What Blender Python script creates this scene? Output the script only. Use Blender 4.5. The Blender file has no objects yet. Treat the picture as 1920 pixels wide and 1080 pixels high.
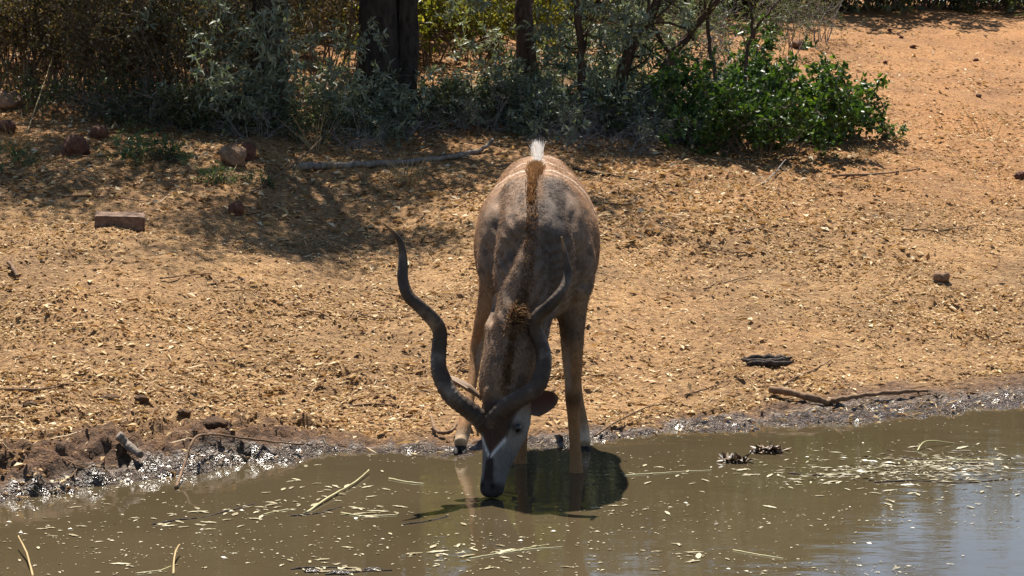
import bpy, math, random
import numpy as np
from mathutils import Vector, Matrix

scene = bpy.context.scene
COL = scene.collection
R = math.radians

# ------------------------------------------------------------------ camera
F = 4200.0            # focal length in photo pixels (1920 wide)
CAM_H = 1.9
PITCH = math.atan((540 - 158.0) / F)
cd = bpy.data.cameras.new('camera')
cd.sensor_width = 36.0
cd.lens = F / 1920 * 36.0
cd.clip_start = 0.1
cd.clip_end = 2000
cam = bpy.data.objects.new('camera', cd)
COL.objects.link(cam)
cam.location = (0, 0, CAM_H)
cam.rotation_euler = (R(90) - PITCH, 0, 0)
scene.camera = cam

# ------------------------------------------------------------------ sky and sun
SUN_EL, SUN_AZ = R(58), R(-9)
sunvec = Vector((math.sin(SUN_AZ) * math.cos(SUN_EL), math.cos(SUN_AZ) * math.cos(SUN_EL), math.sin(SUN_EL)))
world = bpy.data.worlds.new('World')
scene.world = world
world.use_nodes = True
wn = world.node_tree.nodes
wl = world.node_tree.links
bg = wn.get('Background') or wn.new('ShaderNodeBackground')
sky = wn.new('ShaderNodeTexSky')
sky.sky_type = 'NISHITA'
sky.sun_disc = False
sky.sun_elevation = SUN_EL
sky.sun_rotation = SUN_AZ
sky.air_density = 1.0
sky.dust_density = 0.3
sky.ozone_density = 2.0
wl.new(sky.outputs[0], bg.inputs[0])
bg.inputs[1].default_value = 0.057
sd = bpy.data.lights.new('sun', 'SUN')
sd.energy = 5.0
sd.angle = R(0.53)
sd.color = (1.0, 0.94, 0.84)
sun = bpy.data.objects.new('sun', sd)
COL.objects.link(sun)
sun.location = sunvec * 40
sun.rotation_euler = sunvec.to_track_quat('Z', 'Y').to_euler()
scene.view_settings.view_transform = 'Standard'
scene.view_settings.look = 'None'
scene.view_settings.exposure = 1.22
scene.view_settings.gamma = 1.0
scene.cycles.max_bounces = 6
scene.cycles.transparent_max_bounces = 4
scene.cycles.sample_clamp_indirect = 6

# ------------------------------------------------------------------ numpy helpers
def rs(seed):
    return np.random.RandomState(seed)

_PERM = rs(7).rand(512, 512)

def vnoise(x, y):
    xi = np.floor(x).astype(np.int64)
    yi = np.floor(y).astype(np.int64)
    fx = x - xi
    fy = y - yi
    fx = fx * fx * (3 - 2 * fx)
    fy = fy * fy * (3 - 2 * fy)
    a = _PERM[xi & 511, yi & 511]
    b = _PERM[(xi + 1) & 511, yi & 511]
    c = _PERM[xi & 511, (yi + 1) & 511]
    d = _PERM[(xi + 1) & 511, (yi + 1) & 511]
    return (a * (1 - fx) + b * fx) * (1 - fy) + (c * (1 - fx) + d * fx) * fy

def fbm(x, y, octs=4, gain=0.5):
    s = 0.0
    amp = 1.0
    tot = 0.0
    for o in range(octs):
        s = s + amp * vnoise(x * 2 ** o + 17.3 * o, y * 2 ** o + 9.1 * o)
        tot += amp
        amp *= gain
    return s / tot

def sstep(a, b, x):
    t = np.clip((x - a) / (b - a), 0, 1)
    return t * t * (3 - 2 * t)

def norm(v):
    return v / np.maximum(np.linalg.norm(v, axis=-1, keepdims=True), 1e-9)

# ------------------------------------------------------------------ pixel -> world
cp, sp = math.cos(PITCH), math.sin(PITCH)

def ray(px, py):
    a = (px - 960) / F
    b = -(py - 540) / F
    return np.array([a, cp + b * sp, -sp + b * cp])

def at_depth(px, py, Y):
    r = ray(px, py)
    t = Y / r[1]
    return np.array([r[0] * t, Y, CAM_H + r[2] * t])

def at_water(px, py, z=0.0):
    r = ray(px, py)
    t = (z - CAM_H) / r[2]
    return np.array([r[0] * t, r[1] * t, z])

# ------------------------------------------------------------------ the lie of the land
_sp = [at_water(x, y) for x, y in ((0, 938), (150, 912), (300, 888), (450, 870), (600, 852), (720, 850), (850, 852),
                                   (1000, 838), (1130, 828), (1300, 806), (1500, 796), (1700, 780), (1920, 766))]
SHX = np.array([-60, -12, -6] + [p[0] for p in _sp] + [7, 14, 60.0])
SHY = np.array([4.0, 7.0, 9.3] + [p[1] for p in _sp] + [15.5, 18.0, 24.0])

def shore(x):
    return np.interp(x, SHX, SHY)

def land(x, y, fine=True):
    x = np.asarray(x, float)
    y = np.asarray(y, float)
    ragged = (fbm(x * 2.3 + 5, y * 2.3, 3) - 0.5) * 0.30 + (fbm(x * 9 + 50, y * 9, 2) - 0.5) * 0.10
    s_far = y - shore(x) + ragged
    q = np.minimum(np.minimum(-s_far, y - 2.0), 24 - np.abs(x))      # > 0 inside the pond
    inside = -np.minimum(0.55, 0.16 * np.maximum(q, 0))
    s = np.maximum(-q, 0)
    far = np.interp(s, [0, 0.35, 0.9, 20.0, 26, 60, 400], [0, 0.04, 0.11, 2.88, 3.4, 4.6, 8.0])
    near = np.interp(s, [0, 2.2, 8, 60, 400], [0, 0.25, 0.7, 1.2, 2.0])
    w = sstep(3.0, 6.0, y)
    z = inside + far * w + near * (1 - w)
    if not fine:
        return z
    sf = np.maximum(-q, 0) - np.maximum(q, 0)
    dry = sstep(0.2, 1.2, sf)
    z = z + dry * ((fbm(x * 0.6, y * 0.6, 3) - 0.5) * 0.22 + (fbm(x * 3.1, y * 3.1 + 40, 3) - 0.5) * 0.06
                   + (fbm(x * 13, y * 13, 3) - 0.5) * 0.05)
    # trampled clods along the edge, larger on the left
    left = sstep(-0.6, -1.7, x)
    band = sstep(-0.25, 0.02, sf) * (1 - sstep(0.30 + 0.55 * left, 0.8 + 0.7 * left, sf))
    n1 = fbm(x * 7 + 3, y * 7 + 8, 3)
    n2 = fbm(x * 19 + 31, y * 19, 3)
    n3 = fbm(x * 11 + 71, y * 11 + 20, 2)
    clod = sstep(.36, .68, n1) * (0.022 + 0.030 * left) + sstep(.45, .6, n3) * (.014 + .018 * left) + np.abs(n2 - 0.5) * (0.06 + 0.05 * left)
    z = z + band * (clod - 0.022)
    # the low mud hump on the left
    z = z + 0.07 * left * np.exp(-((sf - 0.5) / 0.35) ** 2) * (0.5 + fbm(x * 2, y * 2, 2))
    return z

def wetness(x, y, both=False):
    ragged = (fbm(x * 2.3 + 5, y * 2.3, 3) - 0.5) * 0.30 + (fbm(x * 9 + 50, y * 9, 2) - 0.5) * 0.10
    sf = y - shore(x) + ragged
    n = (fbm(x * 4 + 9, y * 4, 3) - 0.5) * 0.5
    left = sstep(-0.4, -1.7, x)
    right = sstep(0.9, 2.4, x)
    damp = 1 - sstep(0.12 + 0.15 * left + 0.30 * right, 0.38 + 0.70 * left + 0.50 * right, sf + n * 0.6)
    damp = np.maximum(damp, .5 * left * (1 - sstep(.5, 2.3, sf + n * 1.6)))
    gloss = 1 - sstep(0.06 + .16 * right, 0.24 + .36 * right, sf + n * .35)
    return (damp, gloss) if both else damp

def on_land(px, py):
    r = ray(px, py)
    t = np.linspace(8.5, 70, 4000)
    P = r[None, :] * t[:, None]
    P[:, 2] += CAM_H
    z = land(P[:, 0], P[:, 1])
    k = np.where(P[:, 2] <= np.maximum(z, 0))[0]
    i = k[0] if len(k) else len(t) - 1
    p = P[i].copy()
    p[2] = max(float(land(p[0], p[1])), 0)
    return p

# ------------------------------------------------------------------ mesh helpers
def build_mesh(name, V, tris=None, quads=None, attrs=None, smooth=False, color=None):
    me = bpy.data.meshes.new(name)
    V = np.asarray(V, np.float32)
    me.vertices.add(len(V))
    me.vertices.foreach_set('co', V.ravel())
    parts = []
    starts = []
    n = 0
    if quads is not None and len(quads):
        q = np.asarray(quads, np.int32)
        parts.append(q.ravel())
        starts.append(np.arange(len(q)) * 4 + n)
        n += q.size
    if tris is not None and len(tris):
        t = np.asarray(tris, np.int32)
        parts.append(t.ravel())
        starts.append(np.arange(len(t)) * 3 + n)
        n += t.size
    L = np.concatenate(parts)
    S = np.concatenate(starts)
    me.loops.add(len(L))
    me.loops.foreach_set('vertex_index', L)
    me.polygons.add(len(S))
    me.polygons.foreach_set('loop_start', S.astype(np.int32))
    if smooth:
        me.polygons.foreach_set('use_smooth', np.ones(len(S), bool))
    me.update(calc_edges=True)
    me.validate()
    if attrs:
        for k, v in attrs.items():
            a = me.attributes.new(k, 'FLOAT', 'POINT')
            a.data.foreach_set('value', np.asarray(v, np.float32))
    if color is not None:
        a = me.attributes.new('tint', 'FLOAT_COLOR', 'POINT')
        c = np.ones((len(V), 4), np.float32)
        c[:, :3] = color
        a.data.foreach_set('color', c.ravel())
    return me

def obj(name, me, mat=None, parent=None):
    o = bpy.data.objects.new(name, me)
    if mat is not None and me is not None and not me.materials:
        me.materials.append(mat)
    COL.objects.link(o)
    if parent is not None:
        o.parent = parent
    return o

def tag(o, label=None, cat=None, group=None, kind=None):
    if label:
        o['label'] = label
    if cat:
        o['category'] = cat
    if group:
        o['group'] = group
    if kind:
        o['kind'] = kind
    return o

def empty(name, loc, rz=0.0, sc=1.0):
    o = bpy.data.objects.new(name, None)
    o.empty_display_size = 0.1
    o.location = Vector([float(v) for v in loc])
    o.rotation_euler = (0, 0, rz)
    o.scale = (sc, sc, sc)
    COL.objects.link(o)
    return o

def copy_tree(o, parent=None):
    c = o.copy()
    COL.objects.link(c)
    c.parent = parent
    for ch in list(o.children):
        copy_tree(ch, c)
    return c

class Geo:
    """collects vertices, quads and triangles"""
    def __init__(self):
        self.V, self.Q, self.T, self.A = [], [], [], []
        self.n = 0

    def add(self, V, Q=None, T=None, rnd=0.5):
        V = np.asarray(V, float)
        if Q is not None and len(Q):
            self.Q.append(np.asarray(Q) + self.n)
        if T is not None and len(T):
            self.T.append(np.asarray(T) + self.n)
        self.V.append(V)
        self.A.append(np.broadcast_to(np.asarray(rnd, float), (len(V),)))
        self.n += len(V)

    def tube(self, P, rad, sides=5, cap=True, rnd=0.5):
        P = np.asarray(P, float)
        n = len(P)
        rad = np.broadcast_to(np.asarray(rad, float), (n,))
        T = np.gradient(P, axis=0)
        T = norm(T)
        up = np.array([0.0, 0, 1.0])
        if abs(T[:, 2]).max() > 0.95:
            up = np.array([0.31, 0.95, 0.05])
        A = norm(np.cross(T, up))
        B = np.cross(T, A)
        ang = np.arange(sides) * 2 * np.pi / sides
        V = (P[:, None, :] + rad[:, None, None] * (np.cos(ang)[None, :, None] * A[:, None, :]
                                                   + np.sin(ang)[None, :, None] * B[:, None, :])).reshape(-1, 3)
        i = np.arange(n - 1)[:, None] * sides
        j = np.arange(sides)[None, :]
        j2 = (j + 1) % sides
        Q = np.stack([i + j, i + j2, i + sides + j2, i + sides + j], -1).reshape(-1, 4)
        Tt = None
        if cap:
            V = np.vstack([V, P[0], P[-1]])
            a, b = n * sides, n * sides + 1
            k = np.arange(sides)
            k2 = (k + 1) % sides
            o = (n - 1) * sides
            Tt = np.vstack([np.stack([np.full(sides, a), k2, k], -1), np.stack([np.full(sides, b), o + k, o + k2], -1)])
        self.add(V, Q, Tt, rnd)

    def mesh(self, name, smooth=True):
        return build_mesh(name, np.vstack(self.V), np.vstack(self.T) if self.T else None,
                          np.vstack(self.Q) if self.Q else None, {'rnd': np.concatenate(self.A)}, smooth)

def leaf_mesh(name, pos, d, nrm, length, width, fold=0.25, curl=0.15, rng=None, long_=False):
    """a folded leaf for every position; long_ gives a leaf with a bent blade"""
    N = len(pos)
    d = norm(d)
    side = norm(np.cross(d, nrm))
    nn = np.cross(side, d)
    L = np.broadcast_to(np.asarray(length, float), (N,))[:, None]
    W = np.broadcast_to(np.asarray(width, float), (N,))[:, None] * 0.5
    rnd = rng.rand(N)
    cu = (rng.rand(N)[:, None] - 0.3) * curl * 2
    if not long_:
        b = pos
        m = pos + d * L * 0.45
        l = m + side * W + nn * W * fold * 2
        r = m - side * W + nn * W * fold * 2
        t = pos + d * L - nn * L * cu
        V = np.stack([b, l, r, t], 1).reshape(-1, 3)
        i = np.arange(N)[:, None] * 4
        T = np.vstack([i + np.array([[0, 2, 3]]), i + np.array([[0, 3, 1]])])
        return build_mesh(name, V, T, None, {'rnd': np.repeat(rnd, 4)})
    m1 = pos + d * L * 0.30
    m2 = pos + d * L * 0.68 - nn * L * cu * 0.4
    V = np.stack([pos, m1 + side * W * 0.95 + nn * W * fold, m1 - side * W * 0.95 + nn * W * fold,
                  m2 + side * W * 0.8 + nn * W * fold, m2 - side * W * 0.8 + nn * W * fold,
                  pos + d * L - nn * L * cu, m1, m2], 1).reshape(-1, 3)
    i = np.arange(N)[:, None] * 8
    T = np.vstack([i + np.array([[a, b, c]]) for a, b, c in
                   ((0, 6, 1), (0, 2, 6), (1, 6, 7), (1, 7, 3), (6, 2, 4), (6, 4, 7), (3, 7, 5), (7, 4, 5))])
    return build_mesh(name, V, T, None, {'rnd': np.repeat(rnd, 8)})

# ------------------------------------------------------------------ materials
def new_mat(name):
    m = bpy.data.materials.new(name)
    m.use_nodes = True
    nt = m.node_tree
    b = nt.nodes.get('Principled BSDF')
    return m, nt, b

def ramp(nt, fac, stops):
    r = nt.nodes.new('ShaderNodeValToRGB')
    el = r.color_ramp.elements
    while len(el) > 1:
        el.remove(el[-1])
    el[0].position = stops[0][0]
    el[0].color = (*stops[0][1], 1)
    for p, c in stops[1:]:
        e = el.new(p)
        e.color = (*c, 1)
    nt.links.new(fac, r.inputs[0])
    return r.outputs[0]

def noise(nt, scale, detail=4, rough=0.55, vec=None, dist=0.0):
    n = nt.nodes.new('ShaderNodeTexNoise')
    n.inputs['Scale'].default_value = scale
    n.inputs['Detail'].default_value = detail
    n.inputs['Roughness'].default_value = rough
    n.inputs['Distortion'].default_value = dist
    if vec is not None:
        nt.links.new(vec, n.inputs['Vector'])
    return n.outputs['Fac']

def attr(nt, name):
    a = nt.nodes.new('ShaderNodeAttribute')
    a.attribute_name = name
    return a

def mixc(nt, fac, a, b, mode='MIX'):
    m = nt.nodes.new('ShaderNodeMix')
    m.data_type = 'RGBA'
    m.blend_type = mode
    for s, v in ((m.inputs[0], fac), (m.inputs[6], a), (m.inputs[7], b)):
        if isinstance(v, (int, float)):
            s.default_value = v
        elif isinstance(v, tuple):
            s.default_value = (*v, 1)
        else:
            nt.links.new(v, s)
    return m.outputs[2]

def mathn(nt, op, a, b=None, c=None):
    m = nt.nodes.new('ShaderNodeMath')
    m.operation = op
    for s, v in zip(m.inputs, (a, b, c)):
        if v is None:
            continue
        if isinstance(v, (int, float)):
            s.default_value = v
        else:
            nt.links.new(v, s)
    return m.outputs[0]

def bump(nt, b, height, strength=0.4, dist=0.01):
    n = nt.nodes.new('ShaderNodeBump')
    n.inputs['Strength'].default_value = strength
    n.inputs['Distance'].default_value = dist
    nt.links.new(height, n.inputs['Height'])
    nt.links.new(n.outputs[0], b.inputs['Normal'])

def obvec(nt):
    t = nt.nodes.new('ShaderNodeTexCoord')
    return t.outputs['Object']

def leaf_mat(name, stops, rough=0.5, trans=0.3, spec=0.4, tint=None):
    m, nt, b = new_mat(name)
    c = ramp(nt, attr(nt, 'rnd').outputs['Fac'], stops)
    nt.links.new(c, b.inputs['Base Color'])
    b.inputs['Roughness'].default_value = rough
    b.inputs['Specular IOR Level'].default_value = spec
    tr = nt.nodes.new('ShaderNodeBsdfTranslucent')
    tc = mixc(nt, 1.0, c, tint or (1.0, 1.1, 0.5), 'MULTIPLY')
    nt.links.new(tc, tr.inputs[0])
    mx = nt.nodes.new('ShaderNodeMixShader')
    mx.inputs[0].default_value = trans
    nt.links.new(b.outputs[0], mx.inputs[1])
    nt.links.new(tr.outputs[0], mx.inputs[2])
    nt.links.new(mx.outputs[0], nt.nodes['Material Output'].inputs[0])
    return m

def wood_mat(name, c1, c2, scale=30.0, rough=0.85, st=0.6, dist=0.01):
    m, nt, b = new_mat(name)
    mp = nt.nodes.new('ShaderNodeMapping')
    mp.inputs['Scale'].default_value = (1, 1, 0.35)
    nt.links.new(obvec(nt), mp.inputs[0])
    n = noise(nt, scale, 5, 0.65, mp.outputs[0])
    c = ramp(nt, n, [(0.3, c1), (0.7, c2)])
    nt.links.new(c, b.inputs['Base Color'])
    b.inputs['Roughness'].default_value = rough
    b.inputs['Specular IOR Level'].default_value = 0.2
    bump(nt, b, n, st, dist)
    return m

def rnd_mat(name, stops, rough=0.8, spec=0.25):
    m, nt, b = new_mat(name)
    c = ramp(nt, attr(nt, 'rnd').outputs['Fac'], stops)
    nt.links.new(c, b.inputs['Base Color'])
    b.inputs['Roughness'].default_value = rough
    b.inputs['Specular IOR Level'].default_value = spec
    return m

M = {}
M['thicket'] = leaf_mat('thicket_leaf', [(0, (.035, .042, .018)), (.45, (.085, .08, .035)), (.8, (.17, .13, .065)), (1, (.30, .24, .14))], .6, .35, .3, (1.2, 1.0, .5))
M['silver'] = leaf_mat('silver_leaf', [(0, (.12, .14, .09)), (.6, (.22, .245, .165)), (1, (.36, .38, .27))], .55, .22, .35, (1.0, 1.1, .6))
M['green'] = leaf_mat('green_leaf', [(0, (.028, .055, .016)), (.55, (.055, .10, .025)), (.9, (.10, .155, .035)), (1, (.20, .24, .045))], .45, .3, .25, (1.1, 1.3, .4))
M['yellow'] = leaf_mat('yellow_leaf', [(0, (.07, .10, .02)), (.5, (.15, .17, .035)), (1, (.28, .25, .07))], .5, .45, .3, (1.3, 1.2, .4))
M['crown'] = leaf_mat('crown_leaf', [(0, (.045, .06, .025)), (.6, (.075, .09, .04)), (1, (.13, .13, .06))], .55, .25, .3)
M['ridge'] = leaf_mat('ridge_leaf', [(0, (.06, .075, .035)), (.6, (.11, .12, .06)), (1, (.20, .18, .10))], .55, .3, .3)
M['weed'] = leaf_mat('weed_leaf', [(0, (.05, .09, .035)), (.6, (.09, .14, .055)), (1, (.2, .2, .09))], .5, .3, .3)
M['bark'] = wood_mat('dark_bark', (.018, .013, .010), (.085, .064, .050), 16, .9, 1.0, .05)
M['redbark'] = wood_mat('reddish_bark', (.04, .022, .014), (.15, .09, .06), 16, .9, 1.0, .05)
M['twig'] = wood_mat('twig_bark', (.09, .065, .045), (.20, .155, .115), 25)
M['greytwig'] = wood_mat('grey_twig', (.13, .115, .10), (.30, .27, .24), 25)
M['deadwood'] = wood_mat('weathered_wood', (.07, .053, .042), (.33, .27, .215), 24, .9, 1.0, .02)
M['stick'] = wood_mat('brown_stick', (.10, .055, .03), (.26, .16, .09), 30)
M['straw'] = rnd_mat('dry_straw', [(0, (.26, .17, .07)), (.6, (.42, .30, .14)), (1, (.56, .44, .24))])
M['litter'] = leaf_mat('leaf_litter', [(0, (.10, .055, .028)), (.2, (.24, .14, .065)), (.5, (.38, .245, .115)), (.78, (.52, .38, .20)), (1, (.70, .59, .40))], .8, .2, .1, (1.1, .9, .6))
M['floatleaf'] = rnd_mat('floating_leaf', [(0, (.13, .10, .045)), (.4, (.25, .20, .10)), (1, (.42, .37, .23))], .35, .5)
M['reed'] = rnd_mat('floating_reed', [(0, (.30, .26, .09)), (.5, (.40, .35, .15)), (1, (.48, .43, .27))], .5, .4)

# ------------------------------------------------------------------ ground
def axis(segs):
    out = []
    for a, b, st in segs:
        out.append(np.arange(a, b - 1e-6, st))
    out.append([segs[-1][1]])
    return np.concatenate(out)

gx = axis([(-400, -60, 34), (-60, -12, 4), (-12, -7.5, .5), (-7.5, -3.2, .06), (-3.2, 3.4, .019), (3.4, 8, .06), (8, 12, .5), (12, 60, 4), (60, 400, 34)])
gy = axis([(-200, -20, 20), (-20, 0, 2), (0, 8, .4), (8, 10, .06), (10, 13.9, .017), (13.9, 22, .035), (22, 36, .12), (36, 60, 1.5), (60, 400, 20)])
GX, GY = np.meshgrid(gx, gy)
GZ = land(GX, GY)
nx, ny = len(gx), len(gy)
ii = np.arange(ny - 1)[:, None] * nx + np.arange(nx - 1)[None, :]
GQ = np.stack([ii, ii + 1, ii + nx + 1, ii + nx], -1).reshape(-1, 4)
wetv, glossv = wetness(GX, GY, True)
redv = np.clip(sstep(15.5, 24, GY) * 0.9 + (fbm(GX * .8, GY * .8, 3) - .5) * .6, 0, 1)
gm = build_mesh('ground', np.stack([GX, GY, GZ], -1).reshape(-1, 3), None, GQ,
                {'wet': wetv.ravel(), 'red': redv.ravel(), 'gloss': glossv.ravel()}, True)
m, nt, b = new_mat('dry_soil')
ov = obvec(nt)
n1 = noise(nt, 1.1, 4, .6, ov)
n2 = noise(nt, 26, 5, .7, ov)
n3 = noise(nt, 90, 3, .6, ov)
soil = ramp(nt, n2, [(.30, (.12, .060, .022)), (.46, (.31, .172, .070)), (.60, (.45, .27, .115)), (.76, (.56, .40, .20))])
red = ramp(nt, n2, [(.28, (.18, .075, .025)), (.48, (.36, .165, .055)), (.62, (.45, .23, .08)), (.8, (.55, .34, .15))])
c = mixc(nt, attr(nt, 'red').outputs['Fac'], soil, red)
patch = ramp(nt, n1, [(.35, (.72, .70, .68)), (.6, (1.08, 1.05, 1.0))])
c = mixc(nt, 1.0, c, patch, 'MULTIPLY')
mud = ramp(nt, n2, [(.3, (.032, .015, .008)), (.5, (.115, .058, .028)), (.7, (.24, .132, .066))])
slime = ramp(nt, n2, [(.32, (.030, .021, .014)), (.48, (.115, .082, .058)), (.68, (.30, .225, .17))])
ga = attr(nt, 'gloss').outputs['Fac']
mud = mixc(nt, ga, mud, slime)
wa = attr(nt, 'wet').outputs['Fac']
c = mixc(nt, wa, c, mud)
nt.links.new(c, b.inputs['Base Color'])
rr = nt.nodes.new('ShaderNodeMapRange')
rr.inputs['From Min'].default_value = .3
rr.inputs['From Max'].default_value = .95
rr.inputs['To Min'].default_value = .92
rr.inputs['To Max'].default_value = .22
nt.links.new(ga, rr.inputs[0])
nt.links.new(rr.outputs[0], b.inputs['Roughness'])
b.inputs['Specular IOR Level'].default_value = .33
h = mathn(nt, 'ADD', n2, mathn(nt, 'MULTIPLY', n3, .5))
n4 = noise(nt, 75, 2, .5, ov)
h = mathn(nt, 'ADD', h, mathn(nt, 'MULTIPLY', mathn(nt, 'MULTIPLY', n4, ga), 1.4))
bump(nt, b, h, 1.0, .045)
M['ground'] = m
ground = tag(obj('ground', gm, m), kind='structure')

# ------------------------------------------------------------------ water
wx = axis([(-26, -6, 2), (-6, 6, .25), (6, 26, 2)])
wy = axis([(1.0, 8, .5), (8, 14, .25), (14, 30, 2)])
WX, WY = np.meshgrid(wx, wy)
ii = np.arange(len(wy) - 1)[:, None] * len(wx) + np.arange(len(wx) - 1)[None, :]
WQ = np.stack([ii, ii + 1, ii + len(wx) + 1, ii + len(wx)], -1).reshape(-1, 4)
wm = build_mesh('pond_water', np.stack([WX, WY, WX * 0], -1).reshape(-1, 3), None, WQ, None, True)
m, nt, b = new_mat('muddy_water')
ov = obvec(nt)
nn = noise(nt, .9, 3, .5, ov)
c = ramp(nt, nn, [(.3, (.058, .043, .023)), (.7, (.072, .054, .030))])
nt.links.new(c, b.inputs['Base Color'])
b.inputs['Roughness'].default_value = .035
b.inputs['IOR'].default_value = 1.33
# gentle ripples: long swells, fine chop and rings round the drinking muzzle
mp = nt.nodes.new('ShaderNodeMapping')
mp.inputs['Scale'].default_value = (1.0, 2.2, 1.0)
nt.links.new(ov, mp.inputs[0])
w1 = noise(nt, 2.2, 3, .5, mp.outputs[0])
w2 = noise(nt, 16, 2, .5, mp.outputs[0])
def rings(cx, cy, freq, reach):
    vm = nt.nodes.new('ShaderNodeVectorMath')
    vm.operation = 'DISTANCE'
    nt.links.new(ov, vm.inputs[0])
    vm.inputs[1].default_value = (cx, cy, 0)
    d = vm.outputs['Value']
    s = mathn(nt, 'SINE', mathn(nt, 'MULTIPLY', d, freq))
    f = mathn(nt, 'MAXIMUM', mathn(nt, 'SUBTRACT', 1.0, mathn(nt, 'DIVIDE', d, reach)), 0.0)
    return mathn(nt, 'MULTIPLY', s, mathn(nt, 'MULTIPLY', f, f))
muz = at_water(925, 935)
rg = at_water(1790, 1047)
hh = mathn(nt, 'ADD', mathn(nt, 'MULTIPLY', w1, 1.0), mathn(nt, 'MULTIPLY', w2, .09))
hh = mathn(nt, 'ADD', hh, mathn(nt, 'MULTIPLY', rings(muz[0], muz[1], 95, .36), .16))
hh = mathn(nt, 'ADD', hh, mathn(nt, 'MULTIPLY', rings(rg[0], rg[1], 130, .13), .10))
bump(nt, b, hh, .09, .02)
M['water'] = m
tag(obj('pond_water', wm, m), kind='structure')

# ------------------------------------------------------------------ kudu
def spline(P, n):
    """Catmull-Rom through the rows of P"""
    P = np.asarray(P, float)
    t = np.linspace(0, len(P) - 1 - 1e-6, n)
    i = t.astype(int)
    f = (t - i)[:, None]
    p0 = P[np.maximum(i - 1, 0)]
    p1 = P[i]
    p2 = P[np.minimum(i + 1, len(P) - 1)]
    p3 = P[np.minimum(i + 2, len(P) - 1)]
    return 0.5 * (2 * p1 + (p2 - p0) * f + (2 * p0 - 5 * p1 + 4 * p2 - p3) * f ** 2 + (3 * p1 - p0 - 3 * p2 + p3) * f ** 3)

def loft(geo, st, lat, n=40, sides=28, power=2.0):
    """st rows: x, y, z, half width along lat, half width across; a closed rounded body"""
    S = spline(st, n)
    P = S[:, :3]
    T = norm(np.gradient(P, axis=0))
    lat = np.asarray(lat, float)
    A = norm(lat[None, :] - T * (T @ lat)[:, None])
    B = np.cross(T, A)
    ang = np.arange(sides) * 2 * np.pi / sides
    ca, sa = np.cos(ang), np.sin(ang)
    ca = np.sign(ca) * np.abs(ca) ** (2 / power)
    sa = np.sign(sa) * np.abs(sa) ** (2 / power)
    V = (P[:, None] + S[:, 3][:, None, None] * ca[None, :, None] * A[:, None]
         + S[:, 4][:, None, None] * sa[None, :, None] * B[:, None]).reshape(-1, 3)
    i = np.arange(n - 1)[:, None] * sides
    j = np.arange(sides)[None, :]
    j2 = (j + 1) % sides
    Q = np.stack([i + j, i + j2, i + sides + j2, i + sides + j], -1).reshape(-1, 4)
    V = np.vstack([V, P[0], P[-1]])
    a, bb = n * sides, n * sides + 1
    k = np.arange(sides)
    k2 = (k + 1) % sides
    o = (n - 1) * sides
    T3 = np.vstack([np.stack([np.full(sides, a), k2, k], -1), np.stack([np.full(sides, bb), o + k, o + k2], -1)])
    geo.add(V, Q, T3)

kg = Geo()
LX = (1, 0, 0)
# trunk, rump to brisket
loft(kg, [(.150, 12.36, 1.22, .03, .05), (.150, 12.31, 1.23, .13, .17), (.148, 12.18, 1.235, .215, .25), (.142, 11.95, 1.225, .262, .305),
          (.136, 11.62, 1.175, .292, .325), (.128, 11.32, 1.115, .318, .345), (.120, 11.04, 1.085, .285, .355),
          (.112, 10.84, 1.03, .245, .31), (.105, 10.70, .96, .185, .235), (.10, 10.60, .93, .09, .12), (.10, 10.57, .93, .02, .03)], LX, 60, 36, 2.15)
# neck, withers to poll
loft(kg, [(.115, 11.18, 1.22, .10, .16), (.112, 11.02, 1.16, .17, .26), (.085, 10.80, .995, .175, .27), (.042, 10.61, .80, .155, .23),
          (.005, 10.475, .63, .142, .19), (-.025, 10.40, .49, .132, .155), (-.035, 10.36, .40, .10, .115)], LX, 40, 32, 1.65)
# head
HP = np.array([-.028, 10.335, .475])         # poll
HN = np.array([-.100, 10.185, .012])         # nose
HA = norm((HN - HP)[None])[0]
HL = float(np.linalg.norm(HN - HP))
yaw = R(27)
HLAT = norm(np.array([[math.cos(yaw), -math.sin(yaw), 0]]))[0]
HLAT = HLAT - HA * (HLAT @ HA)
HLAT /= np.linalg.norm(HLAT)
HF = np.cross(HA, HLAT)
if HF[1] > 0:
    HF = -HF
def hpt(t, u, v):
    return HP + HA * t + HLAT * u + HF * v
hs = []
for t, v, a, bb in ((-.045, -.02, .03, .03), (-.025, -.02, .075, .075), (.04, -.03, .098, .108), (.11, -.035, .104, .118), (.17, -.035, .098, .112),
                    (.25, -.026, .076, .094), (.33, -.014, .058, .073), (.40, -.008, .052, .058), (.45, -.006, .052, .050), (.475, -.008, .045, .040), (.49, -.012, .02, .02)):
    p = hpt(t * HL / .485, 0, v)
    hs.append((p[0], p[1], p[2], a * 1.08, bb * 1.05))
loft(kg, hs, HLAT, 40, 28, 2.3)
# brow bosses over the eyes, jaw angle
def blob(geo, c, rx, ry, rz, ax=None, n=14, s=18):
    c = np.asarray(c, float)
    ax = np.eye(3) if ax is None else ax
    st = [(*(c + ax[2] * rz * k), rx * math.sqrt(max(1 - k * k, .0008)), ry * math.sqrt(max(1 - k * k, .0008))) for k in np.linspace(-1, 1, 9)]
    loft(geo, st, ax[0], n, s)
HAX = np.array([HLAT, HF, HA])
for sgn in (-1, 1):
    blob(kg, hpt(.155, sgn * .075, .028), .030, .034, .055, HAX)
    blob(kg, hpt(.13, sgn * .045, -.085), .040, .055, .11, HAX)
    blob(kg, hpt(.185, sgn * .088, .040), .012, .012, .030, HAX)
    blob(kg, hpt(.455, sgn * .020, .012), .020, .026, .035, HAX)
    blob(kg, hpt(.015, sgn * .045, .045), .042, .045, .045, HAX)

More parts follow.
